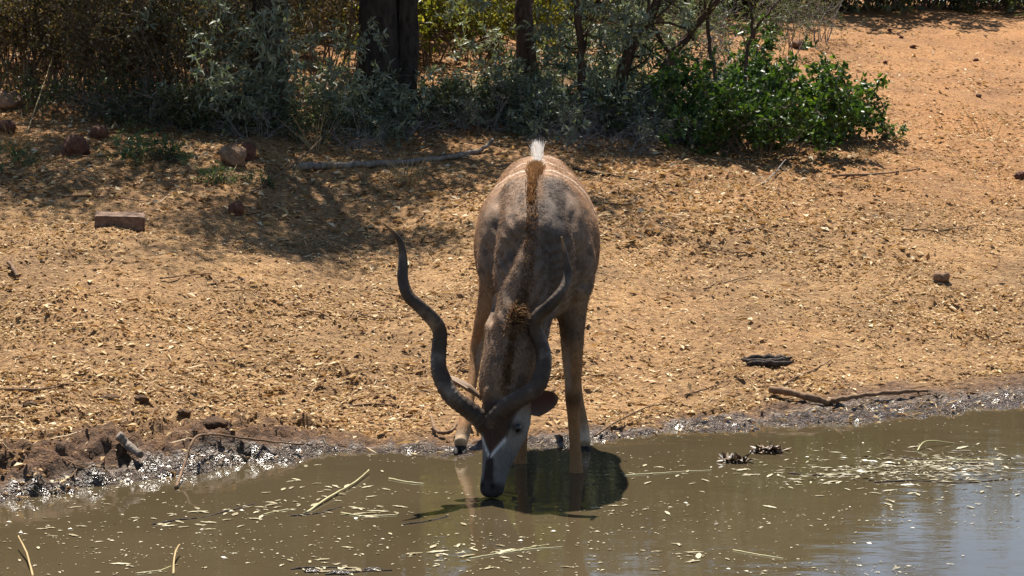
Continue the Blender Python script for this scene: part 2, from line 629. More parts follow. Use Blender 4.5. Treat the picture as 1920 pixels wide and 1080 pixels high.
# legs
FR = [(.225, 11.02, 1.20, .05, .13), (.262, 10.96, 1.05, .085, .165), (.283, 10.95, .86, .083, .135), (.292, 10.95, .74, .068, .10), (.296, 10.93, .60, .054, .068),
      (.299, 10.91, .46, .042, .048), (.300, 10.893, .375, .041, .046), (.302, 10.90, .30, .034, .038), (.308, 10.905, .18, .029, .033),
      (.314, 10.905, .06, .031, .036), (.317, 10.895, -.02, .038, .044), (.319, 10.865, -.09, .034, .038), (.319, 10.84, -.12, .034, .04)]
FL = [(.015, 11.02, 1.20, .05, .13), (-.02, 10.96, 1.05, .085, .165), (-.01, 10.97, .86, .083, .135), (.02, 11.02, .74, .066, .10), (.045, 11.05, .60, .052, .066),
      (.066, 11.075, .46, .042, .047), (.068, 11.075, .375, .041, .046), (.063, 11.10, .30, .033, .037), (.052, 11.14, .16, .029, .032),
      (.044, 11.165, .04, .032, .036), (.042, 11.16, -.03, .038, .044), (.042, 11.13, -.08, .034, .038), (.042, 11.11, -.10, .034, .04)]
zl = float(land(-.268, 11.44))
zr = float(land(.378, 11.58))
zl, zr = max(zl, -.02), max(zr, -.02)
HLg = [(.045, 12.02, 1.36, .08, .16), (-.01, 11.98, 1.18, .13, .24), (-.065, 11.86, .96, .115, .19), (-.105, 11.85, .80, .078, .125), (-.150, 11.91, .66, .050, .075),
       (-.178, 11.95, .55, .038, .055), (-.190, 11.94, .48, .036, .048), (-.203, 11.85, .38, .029, .034), (-.226, 11.70, .24, .028, .031),
       (-.248, 11.555, .12 + zl, .038, .042), (-.261, 11.49, .065 + zl, .036, .038), (-.267, 11.455, .04 + zl, .038, .042)]
HRg = [(.245, 12.02, 1.36, .08, .16), (.30, 11.98, 1.18, .12, .24), (.332, 11.88, .96, .105, .19), (.340, 11.88, .80, .076, .125), (.336, 11.95, .66, .050, .075),
       (.335, 12.00, .55, .038, .055), (.335, 12.0, .48, .036, .048), (.340, 11.93, .38, .029, .034), (.352, 11.81, .24, .028, .031),
       (.368, 11.69, .12 + zr, .038, .042), (.375, 11.625, .065 + zr, .036, .038), (.378, 11.595, .04 + zr, .038, .042)]
for L in (FR, FL, HLg, HRg):
    loft(kg, L, LX, 60, 20)
for sgn in (-1, 1):
    loft(kg, [(.118 + sgn * .10, 11.12, 1.42, .02, .04), (.118 + sgn * .135, 11.08, 1.36, .055, .10), (.118 + sgn * .185, 11.0, 1.20, .07, .13),
              (.118 + sgn * .20, 10.88, 1.02, .075, .13), (.118 + sgn * .19, 10.80, .90, .06, .09), (.118 + sgn * .18, 10.78, .86, .02, .03)], LX, 24, 18)
# shoulder points and flesh where the legs meet the trunk
blob(kg, (.265, 10.93, 1.02), .075, .14, .17)
blob(kg, (-.035, 10.93, 1.02), .075, .14, .17)
blob(kg, (.30, 11.45, 1.05), .15, .30, .20)
blob(kg, (-.035, 11.45, 1.05), .15, .30, .20)
tmp = bpy.data.objects.new('tmp_body', kg.mesh('tmp_body'))
COL.objects.link(tmp)
mo = tmp.modifiers.new('r', 'REMESH')
mo.mode = 'VOXEL'
mo.voxel_size = .0095
mo.use_smooth_shade = True
ms = tmp.modifiers.new('s', 'SMOOTH')
ms.factor = .5
ms.iterations = 5
dg = bpy.context.evaluated_depsgraph_get()
body_me = bpy.data.meshes.new_from_object(tmp.evaluated_get(dg), depsgraph=dg)
bpy.data.objects.remove(tmp)
body_me.name = 'body'
nv = len(body_me.vertices)
co = np.empty(nv * 3, np.float32)
body_me.vertices.foreach_get('co', co)
co = co.reshape(-1, 3).astype(float)
nr = np.empty(nv * 3, np.float32)
body_me.vertices.foreach_get('normal', nr)
nr = nr.reshape(-1, 3).astype(float)
# muscle and skin relief: long folds on the shoulders, wrinkles round the neck
x, y, z = co.T
pinch = 1 - .10 * sstep(1.16, 1.52, z) * sstep(10.7, 10.95, y) * sstep(12.35, 12.0, y)
co[:, 0] = .13 + (x - .13) * pinch
x = co[:, 0]
fold = (fbm(x * 9 + 3, (y + z) * 3.2, 3) - .5)
wr = np.sin((z * .8 - y * .6) * 150 + fbm(x * 7, z * 7, 2) * 9) * sstep(10.9, 10.6, y) * sstep(.62, .75, z)
leg = sstep(.85, .55, z)
co = co + nr * (fold * .034 * (1 - leg) * sstep(.4, .6, z) + wr * .003)[:, None]
def polydist(X, Z, P):
    best = np.full(len(X), 9.0)
    for (a0, b0), (a1, b1) in zip(P[:-1], P[1:]):
        dx, dz = a1 - a0, b1 - b0
        tt = np.clip(((X - a0) * dx + (Z - b0) * dz) / (dx * dx + dz * dz), 0, 1)
        best = np.minimum(best, np.hypot(X - a0 - tt * dx, Z - b0 - tt * dz))
    return best
x, y, z = co.T
fwd = sstep(11.5, 11.25, y) * sstep(.2, -.1, nr[:, 1]) * sstep(.70, .80, z) * sstep(1.42, 1.24, z)
for line, depth in (([(-.035, 1.40), (-.075, 1.27), (-.100, 1.10), (-.112, .92), (-.10, .80)], .030), ([(.215, 1.40), (.285, 1.27), (.325, 1.10), (.345, .95)], .026),
                    ([(.045, 1.20), (-.02, 1.04), (-.075, .93), (-.09, .85)], .016), ([(.165, 1.18), (.20, 1.0), (.215, .86)], .016)):
    dd = polydist(x, z, line)
    co -= nr * ((depth * np.exp(-(dd / .022) ** 2) - depth * .45 * np.exp(-((dd - .05) / .03) ** 2)) * fwd)[:, None]
body_me.vertices.foreach_set('co', co.astype(np.float32).ravel())

def coat_colour(P, Nn):
    x, y, z = P.T
    n = len(P)
    def C(*v):
        return np.tile(np.array(v), (n, 1))
    def lay(c, col, a):
        return c * (1 - a[:, None]) + np.asarray(col)[None] * a[:, None]
    c = C(.255, .150, .086)
    nz = fbm(x * 14, (y * .6 + z) * 14, 3)
    c = c * (.80 + .4 * nz)[:, None]
    # neck and fore shoulders greyer, darkening down the middle
    g = sstep(11.22, 10.95, y) * sstep(.35, .6, z)
    c = lay(c, (.20, .135, .092), g * .85)
    mid = sstep(.13, .03, np.abs(x - .20)) * sstep(11.10, 10.9, y) * sstep(.55, .8, z)
    c = lay(c, (.095, .082, .074), mid * .7)
    c = lay(c, (.065, .052, .044), sstep(.62, .72, fbm(x * 22, z * 22, 2)) * g * .55)
    # underside paler
    c = lay(c, (.30, .24, .18), sstep(.0, -.6, Nn[:, 2]) * sstep(.5, .7, z) * .5)
    # flank stripes: thin white lines running down from the spine
    top = sstep(.88, 1.05, z)
    for k, (sy, sa) in enumerate(((11.26, .35), (11.36, .95), (11.60, .5), (11.84, .45), (12.06, .4))):
        w = y - sy - .10 * (1.5 - z) - (fbm(z * 5 + k * 7, x * 2, 2) - .5) * .05
        st = np.exp(-(w / .012) ** 2) * top * (np.abs(x - .135) > .03) * sstep(10.98, 11.15, y)
        c = lay(c, (.60, .50, .40), np.clip(st * 1.2, 0, 1) * sa)
    # white line on the spine behind the withers, dark in front
    sp_ = np.exp(-((x - .135) / .022) ** 2) * sstep(1.30, 1.38, z)
    c = lay(c, (.78, .74, .68), sp_ * sstep(11.40, 11.55, y))
    c = lay(c, (.14, .07, .03), sp_ * (1 - sstep(11.35, 11.45, y)) * .9)
    # legs: tan below, pale pasterns, dark band above the knee and inside the elbow
    lg = sstep(.74, .50, z) * (y > 10.62)
    c = lay(c, (.29, .155, .07), lg)
    inner = lg * sstep(.05, .5, np.where(x > .15, -1, 1) * Nn[:, 0]) * sstep(.36, .46, z)
    c = lay(c, (.36, .29, .22), inner * .8)
    front = (y < 11.3) & (y > 10.62)
    c = lay(c, (.10, .055, .03), np.exp(-((z - .36) / .045) ** 2) * front * sstep(.3, -.5, Nn[:, 1]) * .9)
    c = lay(c, (.10, .07, .05), np.exp(-(((z - .70) / .07) ** 2 + ((x - .285) / .035) ** 2)) * front * .85)
    c = lay(c, (.52, .40, .27), sstep(.16, .05, z) * (y > 11.28) * .9)
    # head
    q = P - HP
    t, u, v = q @ HA, q @ HLAT, q @ HF
    hd = sstep(.0, .06, t) * (y < 10.50) * (z < .50)
    hc = C(.165, .148, .132)
    hc = lay(hc, (.235, .21, .185), sstep(.32, .20, t) * sstep(.03, .06, np.abs(u)) * (.7 + .6 * (nz - .5)))                                    # grey white cheeks
    hc = lay(hc, (.18, .115, .07), sstep(.12, .03, t))        # brown poll
    mask_w = np.interp(t, [0, .08, .17, .23, .30, .34], [.10, .098, .082, .060, .018, .004])
    fm = sstep(mask_w + .008, mask_w - .008, np.abs(u)) * sstep(-.045, -.01, v)
    hc = lay(hc, (.062, .036, .024), fm * sstep(.03, .08, t))
    bl = 1.0 * sstep(.036, .050, np.interp(t, [.28, .33, .5], [.0, .042, .058]) - np.abs(u) + .02) * (t > .27) * sstep(-.02, .01, v)
    hc = lay(hc, (.036, .026, .021), np.clip(bl, 0, 1))
    hc = lay(hc, (.05, .04, .036), sstep(.415, .45, t) * sstep(-.045, -.02, v))
    chev_t = .325 - np.abs(u) * 1.55                          # white chevron between the eyes
    ch = np.exp(-((t - chev_t) / .0105) ** 2) * (np.abs(u) < .062) * (np.abs(u) > .004) * sstep(-.02, .01, v)
    hc = lay(hc, (.55, .53, .51), np.clip(ch * 1.2, 0, 1))
    hc = lay(hc, (.5, .48, .46), sstep(.445, .46, t) * sstep(-.02, -.04, v))
    for sgn in (-1, 1):
        no = np.exp(-(((t - .452) / .012) ** 2 + ((u - sgn * .026) / .010) ** 2)) * sstep(-.01, .01, v)
        hc = lay(hc, (.008, .006, .005), np.clip(no * 1.3, 0, 1))
        e = np.exp(-(((t - .17) / .030) ** 2 + ((u - sgn * .085) / .034) ** 2 + ((v - .018) / .05) ** 2) ** 2)
        hc = lay(hc, (.03, .02, .016), np.clip(e * 1.1, 0, 1))
    c = c * (1 - hd[:, None]) + hc * hd[:, None]
    return np.clip(c, 0, 1)

bc = coat_colour(co, nr)
a = body_me.attributes.new('tint', 'FLOAT_COLOR', 'POINT')
c4 = np.ones((nv, 4), np.float32)
c4[:, :3] = bc
a.data.foreach_set('color', c4.ravel())

m, nt, b = new_mat('kudu_coat')
ov = obvec(nt)
mp = nt.nodes.new('ShaderNodeMapping')
mp.inputs['Scale'].default_value = (1.0, .35, .45)
nt.links.new(ov, mp.inputs[0])
fn = noise(nt, 130, 3, .6, mp.outputs[0])
fn2 = noise(nt, 22, 3, .6, mp.outputs[0])
sh = ramp(nt, mathn(nt, 'ADD', mathn(nt, 'MULTIPLY', fn, .6), mathn(nt, 'MULTIPLY', fn2, .4)), [(.3, (.58, .58, .58)), (.7, (1.34, 1.3, 1.25))])
c = mixc(nt, 1.0, attr(nt, 'tint').outputs['Color'], sh, 'MULTIPLY')
nt.links.new(c, b.inputs['Base Color'])
b.inputs['Roughness'].default_value = .75
b.inputs['Specular IOR Level'].default_value = .10
bump(nt, b, fn, .5, .006)
M['coat'] = m
m, nt, b = new_mat('kudu_hair')
nt.links.new(attr(nt, 'tint').outputs['Color'], b.inputs['Base Color'])
b.inputs['Roughness'].default_value = .7
b.inputs['Specular IOR Level'].default_value = .08
tr = nt.nodes.new('ShaderNodeBsdfTranslucent')
nt.links.new(attr(nt, 'tint').outputs['Color'], tr.inputs[0])
mx = nt.nodes.new('ShaderNodeMixShader')
mx.inputs[0].default_value = .35
nt.links.new(b.outputs[0], mx.inputs[1])
nt.links.new(tr.outputs[0], mx.inputs[2])
nt.links.new(mx.outputs[0], nt.nodes['Material Output'].inputs[0])
M['hair'] = m

kudu = empty('kudu', (0, 0, 0))
tag(kudu, 'male kudu with long spiral horns drinking head down at the muddy waterline', 'antelope')
def kpart(name, me, mat, label=None, parent=None):
    o = obj(name, me, mat, parent or kudu)
    if label:
        o['label'] = label
    return o
body = kpart('body', body_me, M['coat'])

def strands(name, root, d, length, width, col, rng, sag=.25, segs=3):
    """tapered hairs, three sided blades bending under their weight"""
    N = len(root)
    d = norm(d)
    L = np.broadcast_to(np.asarray(length, float), (N,))[:, None]
    W = np.broadcast_to(np.asarray(width, float), (N,))[:, None]
    side = norm(np.cross(d, rng.randn(N, 3)))
    pts = []
    for k in range(segs + 1):
        f = k / segs
        p = root + d * L * f + np.array([0, 0, -1.0])[None] * L * sag * f * f
        if k < segs:
            w = W * (1 - f * .8)
            pts += [p + side * w, p - side * w]
        else:
            pts += [p]
    V = np.stack(pts, 1)
    m_ = V.shape[1]
    V = V.reshape(-1, 3)
    i = np.arange(N)[:, None] * m_
    Q = np.vstack([i + np.array([[2 * k, 2 * k + 1, 2 * k + 3, 2 * k + 2]]) for k in range(segs - 1)])
    T = i + np.array([[2 * segs - 2, 2 * segs - 1, 2 * segs]])
    cc = np.repeat(col, m_, axis=0)
    return build_mesh(name, V, T, Q, None, False, cc)

def body_top(x, y):
    """height of the coat over a point"""
    d2 = (co[:, 0] - x) ** 2 + (co[:, 1] - y) ** 2
    k = np.where(d2 < .02 ** 2)[0]
    return co[k, 2].max() if len(k) else 1.3

# short coat hair over the whole body
rng = rs(31)
pick = rng.randint(0, nv, 110000)
fl = np.array([0.1, .75, -.7])[None] + rng.randn(len(pick), 3) * .22
fl = fl - nr[pick] * np.sum(fl * nr[pick], 1, keepdims=True)
fl = norm(fl) + nr[pick] * (.22 + .2 * rng.rand(len(pick))[:, None])
hcol = coat_colour(co[pick], nr[pick]) * (.85 + 1.1 * rng.rand(len(pick), 1) ** 1.4)
onhead = co[pick][:, 2] < .46
Lh = np.where(onhead, .008, .018) * (.6 + .8 * rng.rand(len(pick)))
kpart('coat_hair', strands('coat_hair', co[pick] - nr[pick] * .002, np.clip(fl, -2, 2), Lh, .0013, np.clip(hcol, 0, .9), rng, .1, 2), M['hair'])

def crest(name, pts, n, wid, length, lean, cols, seed, sag=.2, lab=None, fan=.3):
    rng = rs(seed)
    S = spline(pts, 80)
    k = rng.randint(0, 80, n)
    P = S[k].copy()
    P[:, 0] += rng.randn(n) * wid * (.35 + .8 * k / 79.0)
    if True:
        P[:, 2] = [body_top(p[0], p[1]) - .01 for p in P]
    d = np.asarray(lean)[None] + rng.randn(n, 3) * np.array([fan, .25, .2])
    f = k / 79.0
    L = np.interp(f, np.linspace(0, 1, len(length)), length) * (.6 + .55 * rng.rand(n))
    cc = np.asarray(cols)[rng.randint(0, len(cols), n)] * (.75 + .5 * rng.rand(n, 1))
    return kpart(name, strands(name, P, d, L, .0022, np.clip(cc, 0, 1), rng, sag), M['hair'], lab)

crest('withers_crest', [(.09, 10.74, 0), (.10, 10.92, 0), (.112, 11.2, 0), (.125, 11.45, 0)], 3800, .013, [.02, .045, .075, .05], (0, -.1, 1),
      [(.26, .135, .055), (.38, .21, .095), (.17, .08, .036)], 41, .05, 'brown upright hair crest on the withers')
crest('back_crest', [(.124, 11.40, 0), (.135, 11.6, 0), (.138, 11.82, 0), (.138, 12.0, 0)], 1500, .009, [.03, .06, .11, .06], (-.1, .1, 1),
      [(.85, .82, .78), (.75, .7, .64)], 42, .05, 'white upright hair crest on the back', .16)
# neck mane: along the nape towards the poll, with the tuft half way
def nape(tt):
    c = spline([(.112, 11.02, 1.16), (.085, 10.80, .995), (.042, 10.61, .80), (.005, 10.475, .63), (-.025, 10.40, .49)], 60)
    return c
def nape_mane():
    rng = rs(43)
    n = 4200
    cx = spline([(.09, 10.95), (.075, 10.80), (.02, 10.60), (-.02, 10.46), (-.03, 10.36)], 60)
    k = rng.randint(0, 60, n)
    tgt = cx[k]
    # nape surface: points of the neck facing the camera and up
    sel = (co[:, 1] < 11.05) & (co[:, 2] > .45) & (nr[:, 2] > -.3) & ((nr[:, 1] < -.05) | (co[:, 2] > 1.15))
    ns, nn = co[sel], nr[sel]
    zc = np.interp(k, [0, 12, 20, 60], [1.42, 1.15, .95, .50])
    xc = np.interp(zc, [.46, .62, .78, .95, 1.2, 1.35], [-.035, -.022, .005, .06, .090, .095])
    P = np.zeros((n, 3))
    Nn = np.zeros((n, 3))
    zz = zc + rng.randn(n) * .01
    xx = xc + rng.randn(n) * np.interp(zc, [.5, .8, 1.0, 1.4], [.016, .013, .006, .006])
    for i in range(n):
        d2 = (ns[:, 0] - xx[i]) ** 2 + (ns[:, 2] - zz[i]) ** 2
        j = np.argmin(d2 + .3 * (ns[:, 1] - 10.2) ** 2 * (d2 < .0004) + 10 * (d2 > .0004) * d2)
        P[i] = ns[j]
        Nn[i] = nn[j]
    tuft = np.exp(-((zz - .82) / .045) ** 2)
    d = Nn * (.55 + .6 * tuft[:, None]) + np.array([.10, -.05, -.55])[None] + rng.randn(n, 3) * .2 + tuft[:, None] * np.array([.5, -.1, .9])[None]
    up_ = sstep(1.0, 1.3, zz)
    L = (.020 + .055 * tuft + .004 * up_) * (.6 + .7 * rng.rand(n))
    d = d + up_[:, None] * np.array([0, -.2, 1.2])[None]
    cc = np.array([(.19, .10, .046), (.27, .155, .075), (.12, .06, .03)])[rng.randint(0, 3, n)]
    cc = np.where((tuft > .5)[:, None] & (rng.rand(n, 1) > .5), np.array([[.32, .20, .10]]), cc)
    kpart('neck_mane', strands('neck_mane', P - Nn * .004, d, L, .0022, cc * (.75 + .5 * rng.rand(n, 1)), rng, .3), M['hair'], 'brown mane hair down the nape')
nape_mane()

# tail hanging behind the rump
tg = Geo()
tg.tube(spline([(.15, 12.33, 1.33), (.15, 12.39, 1.24), (.15, 12.40, 1.05), (.15, 12.38, .92)], 14), np.linspace(.03, .012, 14), 10)
kpart('tail', tg.mesh('tail'), wood_mat('tail_hair', (.10, .06, .04), (.30, .2, .13), 60))

# horns
m, nt, b = new_mat('horn')
ov = obvec(nt)
hn = noise(nt, 9, 4, .6, ov)
hn2 = noise(nt, 70, 4, .7, ov)
c = ramp(nt, hn, [(.3, (.034, .023, .016)), (.55, (.080, .055, .038)), (.78, (.22, .17, .13))])
tipc = mixc(nt, attr(nt, 'rnd').outputs['Fac'], c, (.30, .17, .075))
nt.links.new(tipc, b.inputs['Base Color'])
b.inputs['Roughness'].default_value = .5
b.inputs['Specular IOR Level'].default_value = .14
bump(nt, b, hn2, .35, .005)
M['horn'] = m
def horn(trace, wid, twist, seed):
    P = np.array([at_depth(px, py, d) for px, py, d in trace])
    S = spline(P, 150)
    n, sides = len(S), 22
    f = np.linspace(0, 1, n)
    r = np.interp(f, np.linspace(0, 1, len(wid)), wid)
    T = norm(np.gradient(S, axis=0))
    A = np.zeros_like(T)
    A[0] = norm(np.cross(T[0], [0, 1, 0])[None])[0]
    for i in range(1, n):
        v = A[i - 1] - T[i] * (A[i - 1] @ T[i])
        A[i] = v / np.linalg.norm(v)
    B = np.cross(T, A)
    ang = np.arange(sides) * 2 * np.pi / sides
    V = []
    rng = rs(seed)
    ph = twist * 2 * np.pi * f
    ringn = .05 * np.sin(f * 2 * np.pi * 46 + 1.2 * np.sin(f * 40)) * (1 - f) ** .8
    for i in range(n):
        keel = .30 * np.maximum(np.cos(ang - ph[i]), 0) ** 5 - .05 * np.cos(2 * (ang - ph[i]))
        rad = r[i] * (1 + keel + ringn[i])
        V.append(S[i] + rad[:, None] * (np.cos(ang)[:, None] * A[i] + np.sin(ang)[:, None] * B[i]))
    V = np.array(V).reshape(-1, 3)
    i = np.arange(n - 1)[:, None] * sides
    j = np.arange(sides)[None, :]
    j2 = (j + 1) % sides
    Q = np.stack([i + j, i + j2, i + sides + j2, i + sides + j], -1).reshape(-1, 4)
    V = np.vstack([V, S[-1]])
    k = np.arange(sides)
    Tt = np.stack([np.full(sides, n * sides), (n - 1) * sides + k, (n - 1) * sides + (k + 1) % sides], -1)
    tip = np.append(np.repeat(sstep(.90, 1.0, f), sides), 1.0)
    kpart('horn', build_mesh('horn', V, Tt, Q, {'rnd': tip}, True), M['horn'])
wl_ = [.043, .042, .040, .0375, .0355, .0335, .0315, .029, .026, .022, .017, .011, .003]
horn([(912, 797, 10.285), (899, 784, 10.275), (872, 763, 10.27), (845, 742, 10.28), (828, 714, 10.31), (822, 687, 10.355), (823, 655, 10.395), (825, 622, 10.41), (815, 600, 10.395),
      (790, 577, 10.37), (766, 555, 10.37), (755, 525, 10.40), (754, 500, 10.43), (755, 477, 10.45), (750, 453, 10.455), (737, 435, 10.445), (718, 418, 10.43)], wl_, 2.2, 5)
horn([(924, 797, 10.255), (931, 783, 10.235), (950, 763, 10.215), (976, 746, 10.205), (1002, 727, 10.22), (1016, 698, 10.26), (1020, 670, 10.31), (1013, 640, 10.345), (1004, 612, 10.345),
      (1012, 592, 10.325), (1030, 574, 10.31), (1048, 554, 10.32), (1060, 533, 10.35), (1064, 510, 10.39), (1061, 487, 10.41), (1057, 464, 10.41), (1053, 444, 10.40)], wl_, -2.2, 6)

# eyes
m, nt, b = new_mat('dark_eye')
b.inputs['Base Color'].default_value = (.012, .008, .006, 1)
b.inputs['Roughness'].default_value = .08
M['eye'] = m
def sphere_mesh(name, c, r, n=12, s=16, ax=None):
    g = Geo()
    blob(g, c, r, r, r, ax, n * 2, s)
    return g.mesh(name)
for sgn in (-1, 1):
    kpart('eye', sphere_mesh('eye', hpt(.168, sgn * .092, .022), .023), M['eye'])

# ears
m, nt, b = new_mat('ear_skin')
c = mixc(nt, attr(nt, 'rnd').outputs['Fac'], (.28, .18, .11), (.10, .040, .03))
nt.links.new(c, b.inputs['Base Color'])
b.inputs['Roughness'].default_value = .7
tr = nt.nodes.new('ShaderNodeBsdfTranslucent')
tr.inputs[0].default_value = (.28, .09, .045, 1)
mx = nt.nodes.new('ShaderNodeMixShader')
mx.inputs[0].default_value = .22
nt.links.new(b.outputs[0], mx.inputs[1])
nt.links.new(tr.outputs[0], mx.inputs[2])
nt.links.new(mx.outputs[0], nt.nodes['Material Output'].inputs[0])
M['ear'] = m
def ear(base, tip, opening, width, cup):
    base, tip = np.asarray(base), np.asarray(tip)
    d = tip - base
    L = np.linalg.norm(d)
    d = d / L
    o = np.asarray(opening, float)
    o = o - d * (o @ d)
    o /= np.linalg.norm(o)
    s = np.cross(d, o)
    nu, nvv = 18, 13
    V, A = [], []
    for lay, off in ((1, 0.0), (0, -.006)):
        for i in range(nu):
            u = i / (nu - 1)
            w = width * min(1, .3 + u * 1.7) * math.sqrt(max(0, 1 - max(0, (u - .4) / .6) ** 1.6)) + .002
            for j in range(nvv):
                v = j / (nvv - 1) * 2 - 1
                p = base + d * L * u + s * w * math.sin(v * 1.35) - o * cup * (w / width) * (math.cos(v * 1.45)) + o * off
                V.append(p)
                A.append(lay * (1 - abs(v) ** 2.5) * (1 if u < .9 else .4))
    g = Geo()
    Q = []
    for l in range(2):
        for i in range(nu - 1):
            for j in range(nvv - 1):
                a_ = l * nu * nvv + i * nvv + j
                Q.append((a_, a_ + 1, a_ + nvv + 1, a_ + nvv) if l == 0 else (a_, a_ + nvv, a_ + nvv + 1, a_ + 1))
    h_ = nu * nvv
    for i in range(nu - 1):
        for j in (0, nvv - 1):
            a_ = i * nvv + j
            Q.append((a_, a_ + nvv, a_ + nvv + h_, a_ + h_))
    for j in range(nvv - 1):
        a_ = (nu - 1) * nvv + j
        Q.append((a_, a_ + 1, a_ + 1 + h_, a_ + h_))
    g.add(V, Q, None, np.array(A, float))
    return g.mesh('ear')
kpart('ear', ear(at_depth(975, 768, 10.33), at_depth(1047, 745, 10.36), (.25, -1, -.1), .062, .035), M['ear'])
kpart('ear', ear(at_depth(905, 752, 10.42), at_depth(834, 708, 10.46), (-.2, -.25, -1), .05, .03), M['ear'])

# hooves: two claws each
m, nt, b = new_mat('hoof_horn')
b.inputs['Base Color'].default_value = (.035, .027, .022, 1)
b.inputs['Roughness'].default_value = .75
b.inputs['Specular IOR Level'].default_value = .2
M['hoof'] = m
def hoof(px_, py_, pz_):
    g = Geo()
    for sgn in (-1, 1):
        st = []
        for k, (dy, hz, wd) in enumerate(((.045, .030, .012), (.035, .036, .022), (.0, .042, .024), (-.035, .030, .020), (-.062, .014, .012), (-.070, .008, .004))):
            st.append((px_ + sgn * (.016 + (.004 if dy < 0 else 0)), py_ + dy * .8, pz_ + hz * .5, wd * .80, hz * .5))
        loft(g, st, LX, 14, 12, 2.4)
    return g.mesh('hoof')
kpart('hoof', hoof(.319, 10.84, -.175), M['hoof'])
kpart('hoof', hoof(.042, 11.11, -.155), M['hoof'])
kpart('hoof', hoof(-.268, 11.445, zl - .006), M['hoof'])
kpart('hoof', hoof(.379, 11.585, zr - .006), M['hoof'])

# ------------------------------------------------------------------ plants
def unit(rng, n):
    return norm(rng.randn(n, 3))

def limb(rng, start, d, length, n=7, wob=.12, bend=(0, 0, 0)):
    """a wandering polyline that starts along d"""
    P = [np.asarray(start, float)]
    d = np.asarray(d, float) / np.linalg.norm(d)
    st = length / (n - 1)
    for k in range(n - 1):
        d = d + rng.randn(3) * wob + np.asarray(bend) / (n - 1)
        d = d / np.linalg.norm(d)
        P.append(P[-1] + d * st)
    return np.array(P)

def on_poly(P, f):
    t = f * (len(P) - 1)
    i = min(int(t), len(P) - 2)
    w = t - i
    return P[i] * (1 - w) + P[i + 1] * w, norm((P[i + 1] - P[i])[None])[0]

def shrub_parts(seed, stems=14, height=1.4, spread=.5, lean=.5, nb=6, bl=.4, nt_=5, tl=.16, per=7, leaf=(.04, .012),
                r0=.012, wob=.12, bend=(0, 0, -.3), out=.8, leaf_from=.15, whorl=False, long_=False, droop=-.2, side_bias=0.0):
    rng = rs(seed)
    g = Geo()
    LP, LD = [], []
    for s in range(stems):
        a = rng.rand() * 2 * np.pi
        ro = spread * math.sqrt(rng.rand())
        base = np.array([math.cos(a) * ro, math.sin(a) * ro * .8, -.04])
        ln = lean * (.2 + rng.rand())
        d = np.array([math.cos(a) * ln, math.sin(a) * ln, 1.0]) + rng.randn(3) * .12
        H = height * (.55 + .5 * rng.rand())
        bv = np.array([math.cos(a) * abs(bend[2]) * .6, math.sin(a) * abs(bend[2]) * .6, bend[2]])
        P = limb(rng, base, d, H, 9, wob, bv)
        r = r0 * (.6 + .6 * rng.rand())
        g.tube(P, np.linspace(r, r * .3, len(P)), 5, False)
        for k in range(nb):
            f = .18 + .82 * rng.rand()
            p, t = on_poly(P, f)
            bd = t * .6 + unit(rng, 1)[0] * out + np.array([0, 0, .1])
            B = limb(rng, p, bd, bl * (.5 + .7 * rng.rand()) * (1.15 - .5 * f), 6, wob * 1.3, (0, 0, droop))
            rb = r * .42
            g.tube(B, np.linspace(rb, rb * .35, len(B)), 4, False)
            for q in range(nt_):
                f2 = .2 + .8 * rng.rand()
                p2, t2 = on_poly(B, f2)
                td = t2 * .7 + unit(rng, 1)[0] * .8
                Tw = limb(rng, p2, td, tl * (.5 + .7 * rng.rand()), 4, wob, (0, 0, droop))
                g.tube(Tw, np.linspace(rb * .45, rb * .2, len(Tw)), 3, False)
                for l in range(per):
                    f3 = 1 - (1 - leaf_from) * rng.rand() ** (2.0 if whorl else 1.0)
                    p3, t3 = on_poly(Tw, f3)
                    LP.append(p3)
                    LD.append(t3 * (.35 if whorl else .5) + unit(rng, 1)[0] + np.array([0, 0, droop * .5]))
    wood = g.mesh('stems')
    if not LP:
        return wood, None
    LP, LD = np.array(LP), np.array(LD)
    N = len(LP)
    nr_ = unit(rng, N) + np.array([0, 0, .9])
    lv = leaf_mesh('foliage', LP, LD, nr_, leaf[0] * (.6 + .7 * rng.rand(N)), leaf[1] * (.7 + .6 * rng.rand(N)), .3, .2, rng, long_)
    return wood, lv

def plant(name, label, cat, parts, px, py, wood_m, leaf_m, rz=0., sc=1.0, group=None, loc=None, wood_name='stems'):
    p = on_land(px, py) if loc is None else np.asarray(loc)
    e = empty(name, p, rz, sc)
    tag(e, label, cat, group)
    if parts[0] is not None:
        obj(wood_name, parts[0], wood_m, e)
    if parts[1] is not None:
        obj('foliage', parts[1], leaf_m, e)
    return e

